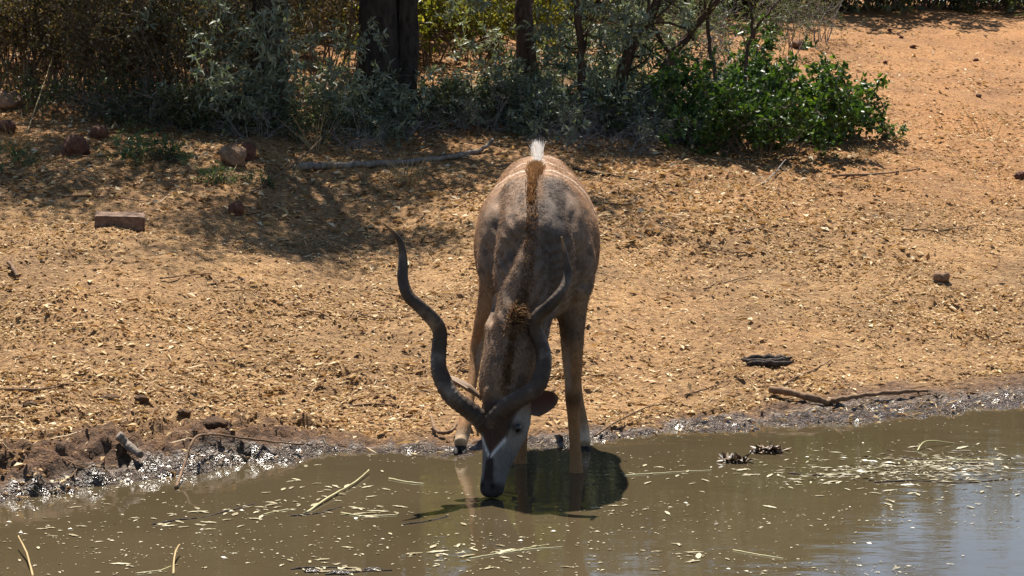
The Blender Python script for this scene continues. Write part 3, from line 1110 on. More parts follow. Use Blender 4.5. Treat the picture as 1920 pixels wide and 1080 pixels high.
def tree_parts(seed, h=6.5, r=.19, crown_r=2.5, crown_lo=2.0, n_limb=9, n_clump=46, leaves=24000, leaf=(.075, .030), fork=.0, lean=(0, 0), twin=False):
    rng = rs(seed)
    g = Geo()
    n = 12
    f = np.linspace(0, 1, n)
    P = np.stack([lean[0] * f * h * .6 + np.cumsum(rng.randn(n) * .03), lean[1] * f * h * .6 + np.cumsum(rng.randn(n) * .03), -.15 + f * h * .62], -1)
    rad = r * (1 - .5 * f) * (1 + .7 * np.exp(-f * 16))
    sides = 16
    V0 = len(g.V)
    g.tube(P, rad, sides)
    V = g.V[-1]
    V[:, :2] += (rng.rand(len(V), 2) - .5) * r * .18
    if twin:
        P2 = P.copy()
        P2[:, 0] += r * 1.1 + f * .18
        P2[:, 1] += .1
        g.tube(P2, rad * .6, 12)
    clumps = []
    for k in range(n_limb):
        ff = .45 + .55 * rng.rand()
        p, t = on_poly(P, ff)
        a = rng.rand() * 2 * np.pi
        d = np.array([math.cos(a), math.sin(a), .55 + .5 * rng.rand()])
        Lb = limb(rng, p, d, crown_r * (.75 + .5 * rng.rand()), 9, .16, (0, 0, -.2))
        g.tube(Lb, np.linspace(r * .38, r * .07, 9), 7, False)
        for q in range(max(1, n_clump // n_limb)):
            f2 = .3 + .7 * rng.rand()
            p2, t2 = on_poly(Lb, f2)
            Tw = limb(rng, p2, unit(rng, 1)[0] + t2 * .5 + np.array([0, 0, .25]), .5 + .7 * rng.rand(), 6, .2)
            g.tube(Tw, np.linspace(r * .10, r * .03, 6), 4, False)
            clumps.append((Tw[-1], .34 + .3 * rng.rand()))
            clumps.append((Tw[3], .26 + .2 * rng.rand()))
    trunk = g.mesh('trunk')
    cl = np.array([c for c, _ in clumps])
    cr = np.array([s for _, s in clumps])
    k = rng.randint(0, len(cl), leaves)
    LP = cl[k] + unit(rng, leaves) * (cr[k] * rng.rand(leaves) ** .45)[:, None] * np.array([1.15, 1.15, .75])
    keep = LP[:, 2] > crown_lo * (.8 + .3 * rng.rand(leaves))
    LP = LP[keep]
    N = len(LP)
    LD = unit(rng, N) + np.array([0, 0, -.3])
    lv = leaf_mesh('crown', LP, LD, unit(rng, N) + np.array([0, 0, .8]), leaf[0] * (.6 + .7 * rng.rand(N)), leaf[1] * (.7 + .6 * rng.rand(N)), .25, .2, rng)
    return trunk, lv

def tree(name, label, parts, px, py, bark, leaf_m, rz=0., sc=1.0, group=None):
    p = on_land(px, py)
    e = empty(name, p, rz, sc)
    tag(e, label, 'tree', group)
    obj('trunk', parts[0], bark, e)
    obj('crown', parts[1], leaf_m, e)
    return e

TA = tree_parts(101, 6.6, .17, 2.6, 2.1, 10, 60, 19000, (.085, .034))
TB = tree_parts(102, 6.7, .215, 2.3, 2.2, 11, 66, 15000, (.085, .034), twin=True)
TC = tree_parts(103, 6.2, .135, 2.1, 2.0, 9, 50, 13000, (.085, .034), lean=(0, .32))
tree('savanna_tree', 'dark slim trunk rising from the thicket behind the concrete block', TA, 476, 214, M['bark'], M['crown'], .4)
tree('savanna_tree', 'thick black twin trunk in deep shade behind the silver-leaved bush', TB, 694, 196, M['bark'], M['crown'], 0)
tree('savanna_tree', 'reddish brown trunk straight behind the kudu', TC, 993, 214, M['redbark'], M['crown'], 0.0, .85)
for i, (px, py, rz, sc) in enumerate(((-160, 190, 2.2, .9),)):
    tree('background_tree', 'tree beyond the left thicket, mostly hidden by nearer foliage', TA, px, py, M['bark'], M['crown'], rz, sc)

# leaning bare-limbed tree right of the kudu
def leaning_tree():
    p = on_land(1195, 232)
    e = empty('leaning_tree', p)
    tag(e, 'several leaning brown stems forking out of the brush beside the green shrub', 'tree')
    rng = rs(77)
    g = Geo()
    tips = []
    D = float(p[1])
    def to(px, py, dy=0.0):
        return at_depth(px, py, D + dy) - p
    for pts, r1, r2 in (([(1150, 235), (1160, 160), (1185, 90), (1215, 40), (1245, -30), (1270, -120)], .075, .035),
                        ([(1195, 235), (1225, 165), (1262, 105), (1300, 55), (1345, 5), (1400, -70)], .06, .025),
                        ([(1110, 235), (1092, 150), (1088, 80), (1080, 10), (1060, -80)], .05, .03),
                        ([(1262, 105), (1230, 60), (1218, 20), (1215, -40)], .025, .012),
                        ([(1345, 190), (1335, 110), (1330, 70), (1322, 10), (1330, -60)], .026, .014),
                        ([(1395, 180), (1400, 100), (1412, 55), (1405, 5), (1395, -50)], .022, .012),
                        ([(1412, 55), (1440, 25), (1470, -20)], .014, .008),
                        ([(1300, 55), (1220, 42), (1165, 55), (1130, 85)], .014, .006)):
        P = spline([to(x, y, rng.randn() * .12) for x, y in pts], 16)
        P[0, 2] -= .1
        P += rng.randn(16, 3) * .008
        g.tube(P, np.linspace(r1, r2, 16), 9, False)
        for k in range(10):
            q, t = on_poly(P, .25 + .75 * rng.rand())
            B = limb(rng, q, unit(rng, 1)[0] + t * .5, .25 + .5 * rng.rand(), 7, .22)
            g.tube(B, np.linspace(r2 * .4, r2 * .1, 7), 4, False)
            tips.append(B)
    obj('trunk', g.mesh('trunk'), M['redbark'], e)
    LP, LD = [], []
    for B in tips:
        for l in range(26):
            q, t = on_poly(B, .2 + .8 * rng.rand())
            LP.append(q + rng.randn(3) * .04)
            LD.append(t * .4 + unit(rng, 1)[0])
    # its light crown above
    for k in range(26):
        c = np.array([rng.randn() * 1.1 + .5, rng.randn() * .8 + .3, 2.2 + rng.rand() * 2.0])
        for l in range(170):
            LP.append(c + rng.randn(3) * .22)
            LD.append(unit(rng, 1)[0])
    LP, LD = np.array(LP), np.array(LD)
    N = len(LP)
    obj('crown', leaf_mesh('crown', LP, LD, unit(rng, N), .05 * (.6 + .7 * rng.rand(N)), .018, .3, .2, rng), M['ridge'], e)
leaning_tree()

# brown thicket along the left
TH = [shrub_parts(200 + k, 18, 1.75, .42, .35, 8, .5, 5, .2, 4, (.052, .024), .010, .10, (0, 0, -.1), .8) for k in range(3)]
rng = rs(9)
for i, (px, py, sc) in enumerate(((10, 168, 1.0), (85, 172, .95), (150, 168, 1.05), (215, 190, 1.0), (280, 200, 1.0), (345, 206, 1.05), (405, 214, 1.0),
                                  (40, 120, 1.25), (120, 110, 1.3), (200, 120, 1.3), (300, 130, 1.3), (390, 135, 1.25), (-60, 165, 1.1), (530, 150, 1.1), (600, 130, 1.2), (470, 110, 1.3),
                                  (560, 70, 1.2), (330, 60, 1.4), (150, 50, 1.4), (20, 50, 1.4))):
    plant('thicket_shrub', 'brown small-leaved thicket shrub of many thin upright stems left of the black trunk', 'shrub', TH[i % 3], px, py, M['twig'], M['thicket'],
          rng.rand() * 6, sc, 'brown thicket shrubs')

# silver-leaved bushes
SV = [shrub_parts(300 + k, 9, 1.8, .30, .7, 8, .55, 4, .2, 13, (.085, .022), .009, .12, (0, 0, -.7), .7, .3, True, True, -.35) for k in range(2)]
SVs = shrub_parts(305, 9, .55, .14, .8, 5, .25, 4, .12, 10, (.065, .016), .005, .12, (0, 0, -.6), .7, .3, True, True, -.2)
plant('silver_bush', 'large drooping silver-leaved bush in front of the black trunk', 'shrub', SV[0], 590, 262, M['twig'], M['silver'], .3, .82)
plant('silver_bush', 'upright silver-leaved bush right beside the slim dark trunk', 'shrub', SV[1], 545, 222, M['twig'], M['silver'], 2.0, 1.0)
plant('silver_bush', 'silver-leaved bush hanging round the reddish trunk behind the kudu', 'shrub', SV[1], 1068, 214, M['twig'], M['silver'], 4.0, 1.05)
plant('silver_bush', 'silver-leaved bush among the leaning brown stems', 'shrub', SV[0], 1150, 200, M['twig'], M['silver'], 1.2, 1.0)
plant('silver_sprig', 'small silver-leaved sprig beside the grey fallen log', 'shrub', SVs, 712, 256, M['greytwig'], M['silver'], 1.0, 1.0)
plant('silver_sprig', 'small silver-leaved sprig at the foot of the dead brush left of the green shrub', 'shrub', SVs, 1245, 268, M['greytwig'], M['silver'], 3.0, .75)
plant('silver_sprig', 'silver-leaved sprig drooping low to the ground by the black trunk', 'shrub', SVs, 770, 218, M['greytwig'], M['silver'], 5.0, 1.2)
for i, (px, py, sc) in enumerate(((1040, 252, .9), (1105, 235, 1.3), (1165, 246, 1.1), (1215, 222, 1.4), (1285, 226, 1.4), (940, 214, 1.2), (880, 226, .9), (1020, 205, 1.5), (470, 240, 1.2), (400, 232, 1.1), (650, 240, 1.2))):
    plant('low_silver_bush', 'low grey-green bush filling the shade between the trunks', 'shrub', SVs, px, py, M['twig'], M['silver'], i * 2.4, sc, 'low grey-green bushes under the trees')

# the glossy green shrub
GS = shrub_parts(400, 24, 1.08, .42, .85, 8, .36, 5, .16, 9, (.062, .031), .010, .12, (0, 0, -.35), .8, .1, False, True, -.1)
GS2 = shrub_parts(401, 14, .62, .25, .9, 7, .3, 5, .14, 9, (.058, .028), .008, .12, (0, 0, -.3), .8, .1, False, True, -.1)
plant('green_shrub', 'dense glossy dark green shrub at the edge of the shade', 'shrub', GS, 1420, 292, M['twig'], M['green'], .5, 1.0)
plant('green_shrub', 'smaller bright green shrub against the open red slope', 'shrub', GS2, 1560, 262, M['twig'], M['green'], 2.0, 1.05)
plant('green_shrub', 'taller open green shrub growing up behind the dense dark green shrub', 'shrub', GS2, 1440, 240, M['twig'], M['green'], 4.0, 1.4)
plant('green_seedling', 'low leafy seedling at the sunny foot of the bright green shrub', 'plant', shrub_parts(402, 5, .30, .06, .6, 4, .14, 3, .08, 6, (.055, .024), .005, .1, (0, 0, -.2), .8, .1, False, True),
      1668, 262, M['twig'], M['weed'], 1.0, .9)

# sunlit yellow green bushes seen between the trunks
YB = [shrub_parts(420 + k, 16, 1.7, .5, .5, 7, .55, 5, .2, 7, (.07, .032), .012, .12, (0, 0, -.2), .8) for k in range(2)]
for i, (px, py, sc) in enumerate(((800, 120, 1.0), (870, 110, 1.05), (945, 118, .95), (905, 60, 1.3), (830, 50, 1.3))):
    plant('yellow_bush', 'sunlit yellow-green bush in the gap between the black and reddish trunks', 'shrub', YB[i % 2], px, py, M['twig'], M['yellow'], i * 1.7, sc, 'yellow-green bushes between the trunks')
# open grey-green bushes in front of the red slope
OB = [shrub_parts(440 + k, 10, 1.5, .3, .45, 6, .5, 4, .2, 5, (.04, .016), .010, .15, (0, 0, -.1), .9) for k in range(2)]
for i, (px, py, sc) in enumerate(((1290, 150, .9), (1380, 120, .85), (1470, 100, .85), (1530, 75, .8), (1240, 90, 1.1))):
    plant('sparse_bush', 'sparse grey-green bush letting the red slope show through', 'shrub', OB[i % 2], px, py, M['greytwig'], M['ridge'], i * 2.1, sc, 'sparse bushes before the red slope')
# ridge bushes
RB = [shrub_parts(460 + k, 18, 2.1, .8, .7, 7, .7, 5, .3, 8, (.10, .045), .016, .12, (0, 0, -.4), .9) for k in range(2)]
for i, px in enumerate(range(1130, 2080, 62)):
    plant('ridge_bush', 'olive bush in the row along the top of the red slope', 'shrub', RB[i % 2], px, 14 + (i * 7 % 7), M['twig'], M['ridge'], i * 2.3, float(np.interp(px, [1130, 1500, 1700, 1950], [1.35, 1.2, .95, .85])) + .35 * ((i * 37) % 10) / 10, 'bushes along the ridge')
for i, px in enumerate(range(-160, 1150, 95)):
    plant('far_bush', 'olive bush far back behind the thicket', 'shrub', RB[i % 2], px, 26 + (i * 5 % 9), M['twig'], M['ridge'], i * 1.3, 1.2, 'bushes far behind the thicket')

# dead brush
DB = [shrub_parts(500 + k, 16, .62, .28, 1.2, 6, .3, 3, .16, 0, (.03, .01), .0065, .2, (0, 0, -.9), 1.0) for k in range(3)]
for i, (px, py, sc) in enumerate(((1020, 240, 1.0), (1085, 252, 1.0), (1140, 262, .95), (1195, 258, 1.0), (1245, 245, 1.05), (1300, 252, 1.0), (1180, 285, .7), (1055, 275, .75), (1335, 285, .8),
                                  (900, 240, .9), (840, 235, .9), (770, 255, .8), (950, 225, 1.0), (640, 275, .7), (430, 235, .9), (340, 235, .8), (260, 225, .8), (180, 205, .8), (480, 255, .7))):
    plant('dead_brush', 'tangle of bare grey twigs lying in the shade under the trees', 'brush', DB[i % 3], px, py, M['greytwig'], None, i * 1.9, sc, 'tangles of bare twigs')

UG = [shrub_parts(540 + k, 12, .55, .25, .9, 5, .28, 4, .14, 6, (.05, .02), .005, .15, (0, 0, -.5), .9, .1) for k in range(2)]
for i, (px, py, sc) in enumerate(((120, 200, .9), (210, 222, .9), (300, 238, .9), (375, 245, 1.0), (450, 245, .9), (520, 262, .9), (660, 255, .8), (800, 232, 1.0), (870, 218, 1.0), (930, 232, .9), (1035, 240, 1.0),
                                  (1110, 245, .9), (1170, 240, 1.0), (1230, 232, 1.0), (1290, 255, .9))):
    plant('undergrowth_shrub', 'low dark leafy undergrowth in the shade beneath the trees', 'shrub', UG[i % 2], px, py, M['twig'], M['crown'], i * 1.9, sc, 'low undergrowth under the trees')
for i, (px, sc) in enumerate(((1370, .75), (1465, .85), (1560, .7))):
    tree('ridge_tree', 'slender tree rising above the bushes on the ridge', TC, px, 12, M['bark'], M['ridge'], i * 2.0, sc, 'trees on the ridge')

# low weeds
WD = [shrub_parts(520 + k, 12, .24, .12, 1.0, 4, .12, 3, .07, 6, (.035, .012), .003, .15, (0, 0, -.5), .9, .1) for k in range(2)]
for i, (px, py, sc, lab) in enumerate(((252, 302, 1.35, 'low grey-green weed between the two dark stones'), (18, 312, 1.0, 'small green weed below the orange grass tuft'),
                                       (412, 342, .8, 'small green weed just in front of the round brown stone'), (480, 345, .6, 'tiny weed in the shade right of the round brown stone'),
                                       (300, 296, 1.0, 'spindly weed beside the low grey-green weed'))):
    plant('weed', lab, 'plant', WD[i % 2], px, py, M['twig'], M['weed'], i * 1.3, sc)

# grass tufts
def tuft_mesh(seed, n, h, spread, lean=.35):
    rng = rs(seed)
    g = Geo()
    for k in range(n):
        a = rng.rand() * 2 * np.pi
        ro = spread * rng.rand()
        P = limb(rng, (math.cos(a) * ro, math.sin(a) * ro, -.02), (math.cos(a) * lean * rng.rand() * 2, math.sin(a) * lean * rng.rand() * 2, 1), h * (.4 + .7 * rng.rand()), 6, .07, (math.cos(a) * .3, math.sin(a) * .3, -.25))
        g.tube(P, np.linspace(.0032, .0008, 6), 3, False, rng.rand())
    return g.mesh('grass_tuft')
def tuft(px, py, n, h, spread, seed, label, mat='straw', group=None):
    o = obj('grass_tuft', tuft_mesh(seed, n, h, spread), M[mat])
    o.location = Vector(on_land(px, py))
    tag(o, label, 'grass', group)
M['orange'] = rnd_mat('orange_straw', [(0, (.34, .17, .05)), (.6, (.50, .27, .08)), (1, (.56, .40, .18))])
tuft(765, 345, 60, .34, .09, 1, 'dry yellow grass tuft in front of the grey log')
tuft(592, 285, 22, .5, .07, 2, 'tall pale dry stalks under the silver-leaved bush')
tuft(28, 282, 46, .26, .10, 3, 'orange dry grass tuft beside the leaning straw stem', 'orange')
tuft(625, 318, 20, .22, .05, 4, 'thin dry grass tuft at the end of the grey log')
tuft(1850, 250, 9, .5, .12, 5, 'thin dry stalks standing on the open slope')
tuft(545, 330, 26, .2, .08, 6, 'short dry grass tuft in the shade by the round brown stone')
tuft(1615, 290, 40, .14, .07, 7, 'short dry grass at the sunny foot of the bright green shrub')

# ------------------------------------------------------------------ litter on the ground
def litter(name, n, seed, size, zone, label, flat=.3, cat=None, slim=(.35, .35)):
    rng = rs(seed)
    P = zone(rng, n)
    w = wetness(P[:, 0], P[:, 1])
    P = P[(w < .5) | (rng.rand(len(P)) < .12)]
    N = len(P)
    z = land(P[:, 0], P[:, 1])
    P3 = np.stack([P[:, 0], P[:, 1], z + .002 + .006 * rng.rand(N)], -1)
    d = rng.randn(N, 3)
    d[:, 2] = d[:, 2] * .12 + .03
    up = unit(rng, N) * flat + np.array([0, 0, 1.0])
    L = size * (.45 + 1.1 * rng.rand(N) ** 1.6)
    me = leaf_mesh(name, P3, d, up, L, L * (slim[0] + slim[1] * rng.rand(N)), .18, .2, rng)
    o = obj(name, me, M['litter'])
    return tag(o, label, cat, None, 'stuff')
def zone_open(rng, n):
    py = 9.6 + (26 - 9.6) * rng.rand(n * 2) ** 1.25
    px = (rng.rand(n * 2) * 2 - 1) * (py * .24 + .3)
    dens = fbm(px * 1.3 + 4, py * 1.3, 3)
    k = rng.rand(n * 2) < sstep(.36, .60, dens) * .75 + .25
    return np.stack([px, py], -1)[k][:n]
def zone_shade(rng, n):
    py = 17 + 8 * rng.rand(n)
    px = (rng.rand(n) * 2 - 1) * (py * .24 + .3)
    k = px < 3.2
    return np.stack([px, py], -1)[k]
litter('leaf_litter', 130000, 61, .027, zone_open, 'dry leaf litter and chips scattered over the bank', cat='leaf litter')
litter('pale_litter', 15000, 66, .05, zone_open, 'larger pale dry leaves lying in drifts on the bank', .25, cat='leaf litter', slim=(.3, .3))
def zone_slope(rng, n):
    py = 21 + 13 * rng.rand(n)
    px = (rng.rand(n) * 2 - 1) * (py * .25 + .3)
    dens = fbm(px * .9 + 14, py * .9, 3)
    return np.stack([px, py], -1)[rng.rand(n) < sstep(.3, .65, dens) + .1]
litter('slope_litter', 26000, 65, .055, zone_slope, 'dry leaf litter thinly spread over the red slope', cat='leaf litter')
litter('straw_litter', 26000, 64, .085, zone_open, 'bits of dry straw strewn over the bank', cat='straw', slim=(.04, .03))
litter('shade_litter', 16000, 62, .06, zone_shade, 'fallen leaves lying in the shade under the trees', .8, cat='leaf litter')

def twigs(n, seed):
    rng = rs(seed)
    g = Geo()
    P = zone_open(rng, n)
    for x_, y_ in P:
        a = rng.rand() * np.pi
        L = .05 + .22 * rng.rand() ** 2
        m_ = 4
        c = limb(rng, (x_, y_, 0), (math.cos(a), math.sin(a) * .8, 0), L, m_, .22)
        c[:, 2] = land(c[:, 0], c[:, 1]) + .004 + .006 * rng.rand()
        r = .0018 + .0022 * rng.rand()
        g.tube(c, np.linspace(r, r * .6, m_), 3, False, rng.rand())
    o = obj('twig_litter', g.mesh('twig_litter'), M['litter'])
    tag(o, 'short dry twigs scattered over the bank', 'twig litter', None, 'stuff')
twigs(2600, 63)

def lump(name, seed, sx, sy, sz, n=34, rough=.42, freq=2.6):
    """an uneven stone or clod, flat underneath"""
    rng = rs(seed)
    V, Q = [], []
    m_ = n // 2 + 1
    o = rng.rand(3) * 50
    for i in range(m_):
        th = math.pi * i / (m_ - 1)
        for j in range(n):
            ph = 2 * math.pi * j / n
            p = np.array([math.sin(th) * math.cos(ph), math.sin(th) * math.sin(ph), math.cos(th)])
            k = 1 + rough * 2 * (float(fbm(np.array([p[0] * freq + o[0] + p[2] * 1.7]), np.array([p[1] * freq + o[1] - p[2] * 1.3]), 3)[0]) - .5)
            k += .34 * (float(fbm(np.array([p[0] * 7 + o[1] + p[2] * 5]), np.array([p[1] * 7 + o[2] - p[2] * 4]), 2)[0]) - .5)
            V.append(p * k * np.array([sx, sy, sz]))
    for i in range(m_ - 1):
        for j in range(n):
            Q.append((i * n + j, (i + 1) * n + j, (i + 1) * n + (j + 1) % n, i * n + (j + 1) % n))
    return build_mesh(name, V, None, Q, None, False)

def rock_mat(name, c1, c2, rough=.85):
    m, nt, b = new_mat(name)
    n = noise(nt, 24, 5, .65, obvec(nt))
    nt.links.new(ramp(nt, n, [(.3, c1), (.7, c2)]), b.inputs['Base Color'])
    b.inputs['Roughness'].default_value = rough
    b.inputs['Specular IOR Level'].default_value = .2
    bump(nt, b, n, .8, .02)
    return m
M['redrock'] = rock_mat('red_stone', (.06, .025, .016), (.19, .085, .05))
M['tanrock'] = rock_mat('tan_stone', (.15, .08, .045), (.34, .21, .12))
M['dung'] = rock_mat('dark_clod', (.03, .016, .009), (.12, .065, .033), .95)
M['wetclod'] = rock_mat('wet_clod', (.04, .024, .012), (.17, .10, .05), .6)
def stone(px, py, w, h, mat, seed, label, name='stone', cat='stone', group=None, deep=.9, water=False, sink=.25):
    p = at_water(px, py) if water else on_land(px, py)
    s = F / p[1]
    o = obj(name, lump(name, seed, w / s / 2, w / s / 2 * deep, h / s / 2 * 1.25, freq=2.2), M[mat])
    o.location = Vector((p[0], p[1], p[2] + h / s / 2 * (1 - sink)))
    tag(o, label, cat, group)
    return o
stone(142, 292, 46, 38, 'redrock', 1, 'dark red stone left of the low grey-green weed')
stone(185, 258, 34, 22, 'redrock', 2, 'small dark red stone behind the larger dark red stone')
stone(437, 305, 48, 32, 'tanrock', 3, 'round brown stone in front of the thicket')
stone(465, 302, 26, 34, 'redrock', 4, 'dark upright stone leaning on the round brown stone')
stone(443, 402, 26, 24, 'redrock', 5, 'small brown stone lying in the shadow right of the concrete block')
stone(14, 205, 60, 32, 'tanrock', 6, 'pale stone at the edge of the thicket')
stone(10, 248, 40, 22, 'redrock', 7, 'dark red stone behind the orange grass tuft')
for i, (px, py, w) in enumerate(((1765, 528, 34), (1712, 90, 11), (1690, 72, 8), (1668, 58, 8), (1830, 115, 10), (1660, 118, 8), (1835, 183, 10), (1495, 90, 24), (1452, 60, 30), (1915, 335, 24))):
    stone(px, py, w, w * .55, 'redrock' if i else 'tanrock', 20 + i, 'tan stone lying alone on the open bank beside the pond' if i == 0 else 'small dark stone on the open red slope', group=None if i == 0 else 'stones on the red slope')
for i, (px, py, w, h) in enumerate(((405, 800, 56, 18), (345, 780, 24, 10), (58, 762, 28, 11), (265, 752, 26, 12), (205, 748, 44, 9))):
    stone(px, py, w, h, 'dung', 40 + i, 'large black clod on the bank above the shore' if i == 0 else 'small dark clod lying on the bank above the left shore', 'clod', 'clod', None if i == 0 else 'dark clods on the bank', sink=.7)
M['dung_leaf'] = rnd_mat('rotting_leaf', [(0, (.03, .018, .01)), (.5, (.10, .05, .022)), (1, (.26, .17, .09))], .5, .4)
def debris_clump(px, py, w, h, seed, label, n=170):
    rng = rs(seed)
    p = at_water(px, py)
    k = F / p[1]
    P = unit(rng, n) * (rng.rand(n) ** .4)[:, None] * np.array([w / k / 2, w / k / 2.6, h / k])
    P[:, 2] = np.abs(P[:, 2])
    d = rng.randn(n, 3) * np.array([1, 1, .3])
    e = empty('debris_clump', (p[0], p[1], 0))
    tag(e, label, 'debris')
    core = lump('mud_core', seed, w / k * .46, w / k * .36, h / k * .55)
    obj('mud_core', core, M['wetclod'], e)
    tag(obj('rotting_leaves', leaf_mesh('rotting_leaves', P, d, unit(rng, n) * .6 + np.array([0, 0, 1.0]), .04 * (.5 + rng.rand(n)), .018, .2, .2, rng), M['dung_leaf'], e), kind='stuff')
debris_clump(1440, 848, 58, 13, 50, 'brown clump of rotting leaves standing out of the pond')
debris_clump(1378, 866, 50, 8, 51, 'low clump of wet leaves beside the taller brown clump')
M['slick'] = rock_mat('slick_mud', (.015, .011, .008), (.06, .045, .03), .18)
for i, (px, py, w) in enumerate(((585, 1071, 34), (640, 1074, 46), (700, 1068, 30))):
    stone(px, py, w, 5, 'slick', 53 + i, 'dark wet lump just breaking the surface among debris', 'clod', 'clod', 'wet lumps among the debris', water=True, sink=.6)

# the weathered plank-like chunk of wood
def chunk(px, py, w, h, seed, label):
    p = on_land(px, py)
    s = F / p[1]
    g = Geo()
    rng = rs(seed)
    n = 9
    for k in range(5):
        x0 = (rng.rand() - .5) * w / s * .25
        P = np.stack([np.linspace(-w / s / 2, w / s / 2, n) + x0, np.full(n, (k - 2) * .03) + rng.randn(n) * .006, .02 + rng.randn(n) * .005 + (2 - abs(k - 2)) * .012], -1)
        g.tube(P, np.interp(np.linspace(0, 1, n), [0, .1, .5, .9, 1], [.006, .016, .022, .016, .005]), 7)
    o = obj('wood_chunk', g.mesh('wood_chunk'), M['bark'])
    o.location = Vector(p)
    tag(o, label, 'wood')
chunk(1440, 685, 88, 18, 3, 'splintered dark piece of wood lying on the bare bank')

# concrete block with chipped edges
def block():
    p = on_land(220, 424)
    s = F / p[1]
    w, d, h = 92 / s, .22, .10
    nx_, ny_, nz_ = 22, 10, 7
    import bmesh
    bm = bmesh.new()
    bmesh.ops.create_cube(bm, size=1.0)
    bmesh.ops.scale(bm, vec=(w, d, h), verts=bm.verts)
    bmesh.ops.bevel(bm, geom=bm.edges[:], offset=.006, segments=2, affect='EDGES')
    bmesh.ops.subdivide_edges(bm, edges=bm.edges[:], cuts=3, use_grid_fill=True)
    rng = rs(5)
    for v in bm.verts:
        e = (abs(v.co.x) > w / 2 - .012) + (abs(v.co.y) > d / 2 - .012) + (abs(v.co.z) > h / 2 - .012)
        k = .0015 + (.005 if e >= 2 else 0)
        v.co += Vector(rng.randn(3) * k)
    me = bpy.data.meshes.new('concrete_block')
    bm.to_mesh(me)
    bm.free()
    o = obj('concrete_block', me, rock_mat('old_concrete', (.10, .055, .036), (.24, .15, .10)))
    o.location = Vector((p[0], p[1] + d / 2, p[2] + h / 2 - .025))
    o.rotation_euler = (R(6), R(2), R(8))
    tag(o, 'weathered reddish concrete block lying at the edge of the tree shade', 'block')
block()

# sticks, logs and branches
def stick(name, label, px, r0, r1, mat='stick', water=False, lift=.0, cat='stick', group=None, side=None, seed=0, raise_=None):
    """px: photo points that lie on the ground (or water); side: further forks"""
    rng = rs(seed + 900)
    def line(pts):
        out = []
        for k, q in enumerate(pts):
            p = at_water(q[0], q[1]) if water else on_land(q[0], q[1])
            p = p + np.array([0, 0, (q[2] if len(q) > 2 else 0) + lift])
            out.append(p)
        return np.array(out)
    P = line(px)
    base = P[0].copy()
    g = Geo()
    S = spline(P, max(10, len(px) * 5))
    if not water:
        S[:, 2] = np.maximum(S[:, 2], land(S[:, 0], S[:, 1]) + r0 * .4)
    S += rng.randn(len(S), 3) * r0 * .12
    g.tube(S - base, np.linspace(r0, r1, len(S)) * (1 + .22 * np.convolve(rng.randn(len(S)), np.ones(4) / 4, 'same')), 8, True, rng.rand())
    for sd in (side or []):
        Q = spline(line(sd), 10)
        g.tube(Q - base, np.linspace(r0 * .6, r1 * .6, 10), 6, True, rng.rand())
    o = obj(name, g.mesh(name), M[mat])
    o.location = Vector(base)
    tag(o, label, cat, group)
    return o
stick('forked_branch', 'bent brown branch lying on the wet mud right of the kudu', [(1444, 742, .03), (1490, 750, .03), (1530, 758, .02), (1552, 762, .01), (1580, 758, .02), (1640, 752, .03), (1700, 747, .03), (1740, 744, .02)], .023, .010, lift=.01, cat='branch')
stick('fallen_log', 'long grey weathered log in the shade behind the kudu', [(560, 318), (620, 318), (700, 314), (780, 308), (850, 300), (900, 288), (925, 278, .05)], .034, .016, 'deadwood', lift=.03, cat='log')
stick('fallen_branch', 'thin forked grey branch rising from the log', [(770, 262, .05), (800, 240, .1), (840, 220, .1), (905, 190, .15), (930, 165, .3)], .016, .008, 'deadwood', side=[[(800, 240, .1), (775, 238, .1), (740, 228, .12)], [(905, 190, .15), (950, 180, .25), (985, 178, .2)]], cat='branch')
stick('fallen_branch', 'thin brown branch slanting down from the round brown stone to the shade', [(470, 362), (520, 335, .02), (570, 305, .06), (600, 288, .12), (645, 262, .2)], .011, .006, 'stick', cat='branch')
stick('curved_twig', 'long thin twig curving from the mud down into the pond', [(330, 918, .0), (345, 898, .05), (365, 868, .09), (395, 850, .07), (450, 845, .05), (520, 848, .04), (570, 850, .03)], .007, .004, 'stick', lift=.01, cat='twig')
stick('driftwood', 'short pale piece of split wood leaning on the mud bank', [(224, 835, .03), (240, 852, .03), (262, 876, .02)], .024, .019, 'deadwood', lift=.02, cat='wood')
stick('hooked_stick', 'dark hooked stick on the mud beside the hind hoof', [(808, 800, .05), (818, 818, .02), (835, 824, .015), (852, 818, .03), (868, 800, .06)], .011, .008, 'stick', lift=.01)
stick('thin_stick', 'thin stick lying on the bank above the dark clods', [(0, 732), (60, 736), (110, 728), (165, 716)], .009, .004, 'stick', lift=.008)
stick('thin_stick', 'short bark stick standing out at the edge of the leaf litter', [(16, 500, .02), (24, 512, .02), (32, 526, .01)], .014, .012, 'stick', lift=.01)
stick('thin_stick', 'long straight stick in the shade right of the kudu rump', [(1075, 318), (1120, 328), (1180, 338), (1260, 350)], .012, .006, 'bark', lift=.01)
stick('thin_stick', 'curved dark stick at the sunny edge right of the kudu', [(1112, 380), (1145, 386), (1175, 386), (1200, 378)], .009, .005, 'stick', lift=.012)
stick('thin_stick', 'long stick in the shade below the green shrub', [(1560, 332), (1620, 330), (1680, 326), (1725, 318)], .012, .007, 'stick', lift=.012)
stick('thin_stick', 'pale straight stick propped below the green shrub', [(1430, 348), (1452, 334, .03), (1472, 318, .08)], .007, .005, 'greytwig', lift=.01)
stick('thin_stick', 'forked twig on the open litter of the right bank', [(1320, 545), (1360, 533), (1400, 522), (1425, 516)], .006, .003, 'stick', lift=.012, side=[[(1345, 540), (1335, 552), (1330, 558)]])
stick('thin_stick', 'short dark twig higher on the open right bank', [(1370, 440), (1400, 434), (1435, 427)], .007, .004, 'stick', lift=.012)
